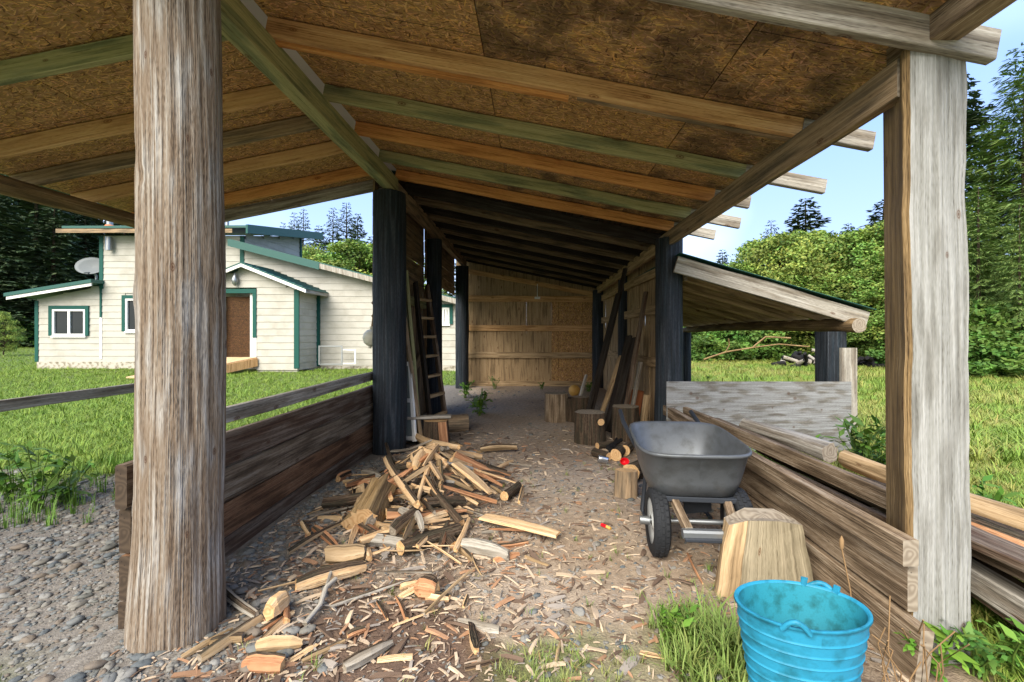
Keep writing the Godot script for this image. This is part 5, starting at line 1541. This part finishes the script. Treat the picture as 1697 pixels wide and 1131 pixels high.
func plants() -> void:
	# leafy weeds: [pixel of the foot, height, stems, leaf size, colour]
	var g := Color(0.09, 0.19, 0.025)
	var l := [
		[60, 850, 0.5, 8, 0.12, g, "tall lush weeds at the edge of the gravel left of the log post"], [20, 830, 0.42, 7, 0.12, g, "leafy weed clump left of the tall weeds at the gravel edge"], [110, 835, 0.3, 6, 0.1, g, "small weed with a thin upright stalk at the gravel edge"],
		[1430, 790, 0.5, 11, 0.13, Color(0.06, 0.13, 0.02), "bushy nettle clump at the corner of the plywood sheet"], [1460, 780, 0.4, 9, 0.11, Color(0.07, 0.15, 0.02), "leafy green plant beside the nettle clump in the grass"], [1345, 762, 0.22, 8, 0.07, g, "low grass-green weeds at the foot of the plywood sheet"],
		[1185, 640, 0.28, 7, 0.06, Color(0.03, 0.07, 0.015), "dark prickly sprig showing above the plywood sheet"],
		[1545, 1128, 0.2, 5, 0.08, Color(0.12, 0.25, 0.03), "fresh bramble shoots at the foot of the squared post"], [1625, 1122, 0.17, 7, 0.06, Color(0.07, 0.16, 0.03), "bramble leaves under the squared beam end"], [1675, 1118, 0.18, 7, 0.06, Color(0.09, 0.2, 0.03), "leafy creeper at the far end of the lumber heap"], [1640, 880, 0.28, 8, 0.09, Color(0.08, 0.18, 0.025), "bramble growing between the lumber boards"],
		[795, 686, 0.32, 8, 0.14, Color(0.13, 0.24, 0.03), "bright dock plant in the opening of the left wall"], [770, 660, 0.3, 7, 0.1, g, "weeds at the foot of the far left post"], [975, 650, 0.16, 6, 0.07, g, "small weeds at the foot of the back wall by the float"], [898, 646, 0.14, 5, 0.06, g, "tiny weed at the middle of the back wall's base"], [820, 645, 0.25, 7, 0.06, Color(0.1, 0.17, 0.05), "wispy flowering weed before the back wall"],
		[1120, 1060, 0.13, 5, 0.06, g, "small round-leaved weed in the grass by the blue tub"]]
	for q in l:
		var base := G(q[0], q[1])
		if q[0] == 1185:
			base = P(1185, 640, 6.6)
			base.y = 0.0
		var o := thing("weed", q[6], "plant", base)
		var lv := Leaves.new()
		var hh: float = q[2] * (2.6 if q[0] == 1185 else 1.0)
		for i in q[3]:
			var a := rr(0, TAU)
			var tip := Vector3(cos(a) * rr(0.1, 0.6) * q[2], hh * rr(0.6, 1.05), sin(a) * rr(0.1, 0.6) * q[2])
			mesh_at(o, "stem", tube([Vector3(cos(a) * 0.02, -0.02, sin(a) * 0.02), tip * Vector3(0.4, 0.55, 0.4), tip], 0.004, M.stem, 5))
			for k in 9:
				var t := rr(0.25, 1.0)
				var p := (tip * Vector3(0.4, 0.55, 0.4)).lerp(tip, t) if R.randf() < 0.6 else tip * Vector3(0.4, 0.55, 0.4) * t
				var dir := Vector3(rr(-1, 1), rr(-0.25, 0.7), rr(-1, 1)).normalized()
				var sd := dir.cross(Vector3.UP + ball() * 0.4).normalized()
				var c := tone(q[5], 0.25)
				var ls: float = q[4] * rr(0.6, 1.3)
				lv.kite(p, dir, sd, ls, ls * 0.42, c)
				lv.kite(p + dir * ls * 0.7, (dir + Vector3(0, -0.7, 0)).normalized(), sd, ls * 0.45, ls * 0.28, c)
		mesh_at(o, "foliage", lv.mesh(M.leaf))
	# dead stalks by the tub, one tall seed stalk
	var s := thing("dry_stalks", "dry brown stalks standing between the blue tub and the plank wall", "plant", Vector3(1.27, 0.0, -1.62))
	for i in 14:
		var a := Vector3(rr(-0.06, 0.16), 0, rr(-0.1, 0.12))
		mesh_at(s, "stalk", tube([a, a + Vector3(rr(-0.05, 0.05), rr(0.1, 0.16), rr(-0.05, 0.05)), a + Vector3(rr(-0.1, 0.1), rr(0.18, 0.28), rr(-0.08, 0.08))], 0.0025, M.rope, 5))
	var sk := thing("seed_stalk", "single tall dry seed stalk in front of the plank wall", "plant", P(1418, 1000, 1.86))
	mesh_at(sk, "stalk", tube([Vector3(0, -0.25, 0), Vector3(-0.02, 0.05, 0), Vector3(-0.055, 0.22, 0)], 0.003, M.rope, 6))
	mesh_at(sk, "seed_head", lathe([Vector2(0.001, 0), Vector2(0.009, 0.015), Vector2(0.008, 0.045), Vector2(0.001, 0.06)], M.rope, 8), Transform3D(Basis(), Vector3(-0.055, 0.21, 0)))
func scatter() -> void:
	var tf := [tuft(12, 0.45, 0.03), tuft(10, 0.7, 0.035), tuft(9, 0.35, 0.022)]
	var xa := [[], [], []]
	var ca := [[], [], []]
	var ym := []
	for side in 2:
		for i in 85000:
			var d := exp(rr(log(0.9 if side else 2.6), log(30.0)))
			var x := rr(1.45, 1.12 * d + 1.2) if side else rr(-1.25 * d - 0.5, -1.7)
			if grassy(x, d) < rr(0.25, 0.8):
				continue
			if side == 1 and x < 1.75 + 0.7 * smoothstep(2.5, 1.0, d) and d < 5.0 and R.randf() < 0.8:
				continue
			if side == 1 and x < 1.62 and d < 10.2:
				continue
			if side == 0 and x > -9.5 and d > 12.8 and x < -6.5:
				continue
			if side == 0 and d > 14.0 and x > -15.2:
				continue
			var k := R.randi() % 3
			var h := rr(0.035, 0.085)
			var c := Color(0.16, 0.28, 0.042).lerp(Color(0.25, 0.34, 0.06), R.randf())
			if side == 1 and d > 4.5:
				h = rr(0.06, 0.14)
			if side == 1 and uncut(x, d):
				c = c.lerp(Color(0.36, 0.32, 0.1), rr(0.1, 0.8))
			if R.randf() < 0.05:
				h *= 1.8
			var wd := h * rr(0.9, 1.5)
			xa[k].append(Transform3D(Basis(Vector3.UP, rr(0, TAU)).scaled(Vector3(wd, h, wd)), Vector3(x, land(x, d) - 0.01, -d)))
			ca[k].append(c)
	# grass inside: strip in the middle, clump by the tub, thin blades here and there
	for i in 3600:
		var x := rr(-0.3, 1.3)
		var d := rr(1.2, 2.4)
		if i > 3300:
			x = rr(-1.2, 1.3)
			d = rr(1.3, 4.5)
			if R.randf() < 0.5:
				continue
		elif grassy(x, d) < rr(0.35, 1.1):
			continue
		var near := smoothstep(0.5, 0.25, Vector2((x - 0.68) * 1.6, d - 1.85).length())
		var h := rr(0.03, 0.06) + near * rr(0.0, 0.14) * R.randf()
		var wd := h * rr(0.8, 1.5)
		xa[i % 3].append(Transform3D(Basis(Vector3.UP, rr(0, TAU)).scaled(Vector3(wd, h, wd)), Vector3(x, land(x, d) - 0.006, -d)))
		ca[i % 3].append(Color(0.15, 0.25, 0.05).lerp(Color(0.3, 0.31, 0.11), R.randf() * (1.0 - 0.6 * near)))
	for i in 900:      # gravel-side grass, bottom left
		var d := rr(1.3, 2.0)
		var x := rr(-2.6, -1.75)
		if grassy(x, d) < rr(0.3, 1.0):
			continue
		var h := rr(0.03, 0.09)
		xa[i % 3].append(Transform3D(Basis(Vector3.UP, rr(0, TAU)).scaled(Vector3(h, h, h)), Vector3(x, land(x, d) - 0.006, -d)))
		ca[i % 3].append(Color(0.16, 0.26, 0.05))
	for i in 260:      # rank grass where the gravel ends
		var d := rr(3.0, 4.6)
		var x := -3.75 + R.randfn(0, 0.45)
		if x > -2.7:
			continue
		var h := rr(0.08, 0.2)
		var wd := h * rr(0.4, 0.7)
		xa[i % 3].append(Transform3D(Basis(Vector3.UP, rr(0, TAU)).scaled(Vector3(wd, h, wd)), Vector3(x, land(x, d) - 0.006, -d)))
		ca[i % 3].append(Color(0.12, 0.24, 0.035) * rr(0.8, 1.2))
	var go := Node3D.new()
	add(self, "grass", go)
	tag(go, "green lawn and meadow grass around the shed", "grass", "", "stuff")
	for k in 3:
		multi("grass_tufts", tf[k], xa[k], ca[k], "", "", go)
	# gravel
	var st := Node3D.new()
	add(self, "gravel", st)
	tag(st, "grey river gravel beside the log post and along the plank wall", "gravel", "", "stuff")
	var px := [[], [], [], [], [], []]
	for i in 23000:
		var x := 0.0
		var d := 0.0
		var r := rr(0.004, 0.011) * (1.0 + pow(R.randf(), 9.0) * 2.4)
		if i < 15500:
			x = rr(-4.8, -1.78)
			d = rr(1.25, 4.6)
		elif i < 19000:
			x = -1.68 + absf(R.randfn(0, 0.33))
			d = rr(1.5, 4.6)
		else:
			x = rr(-1.5, 1.35)
			d = exp(rr(log(1.25), log(9.5)))
			r *= 0.8
		if i < 15500 and grassy(x, d) > 0.6:
			continue
		px[i % 6].append(Transform3D(Basis(Vector3.UP, rr(0, TAU)).rotated(Vector3.RIGHT, rr(-0.3, 0.3)).scaled(Vector3.ONE * r), Vector3(x, land(x, d) + r * 0.15, -d)))
	for k in 6:
		multi("gravel_stones", pebble(k), px[k], [], "", "", st)
	# wood chips and bark
	var ch := Node3D.new()
	add(self, "wood_chips", ch)
	tag(ch, "wood chips and bark flakes littering the shed floor", "wood chips", "", "stuff")
	var cm := mat("chip", Color.WHITE, 0.9)
	cm.vertex_color_use_as_albedo = true
	var shapes := []
	for k in 4:
		shapes.append(billet_chip(cm))
	var cx := [[], [], [], []]
	var cc := [[], [], [], []]
	for i in 9500:
		var x := 0.0
		var d := 0.0
		if i < 3000:
			x = R.randfn(-0.75, 0.5)
			d = R.randfn(2.9, 1.0)
		else:
			x = rr(-1.55, 1.4)
			d = exp(rr(log(1.25), log(6.2)))
		if x < -1.66 or x > 1.38 or d < 1.2 or d > 6.3:
			continue
		var l := rr(0.007, 0.022) * (1.0 + pow(R.randf(), 6.0) * 2.4)
		var b := Basis(Vector3.UP, rr(0, TAU)) * Basis(Vector3.RIGHT, rr(-0.35, 0.35)) * Basis(Vector3.BACK, rr(-0.25, 0.25))
		cx[i % 4].append(Transform3D(b.scaled_local(Vector3(l, l * rr(0.5, 0.9), l * rr(0.35, 1.0))), Vector3(x, land(x, d) + heap(x, d) * 0.8 + 0.004, -d)))
		var t := R.randf()
		var c := Color(0.42, 0.33, 0.24)
		if t < 0.3:
			c = Color(0.13, 0.088, 0.062)
		elif t < 0.45:
			c = Color(0.33, 0.19, 0.11)
		elif t < 0.62:
			c = Color(0.26, 0.23, 0.2)
		elif t < 0.8:
			c = Color(0.5, 0.39, 0.27)
		cc[i % 4].append(c * rr(0.8, 1.15))
	for k in 4:
		multi("chips", shapes[k], cx[k], cc[k], "", "", ch)
func billet_chip(m: Material) -> ArrayMesh:
	var rings := []
	for i in 4:
		var t := i / 3.0
		var w := [0.2, 0.27, 0.25, 0.16][i] * rr(0.8, 1.3) as float
		var ring := PackedVector3Array()
		for q in [Vector2(-0.09, -w), Vector2(-0.09, w), Vector2(0.09, w * 0.8), Vector2(0.07, -w * 0.9)]:
			ring.append(Vector3(t * 2.0 - 1.0, q.x + 0.12 * sin(t * PI), q.y + rr(-0.06, 0.06)))
		rings.append(ring)
	return rings_mesh(rings, m, m)
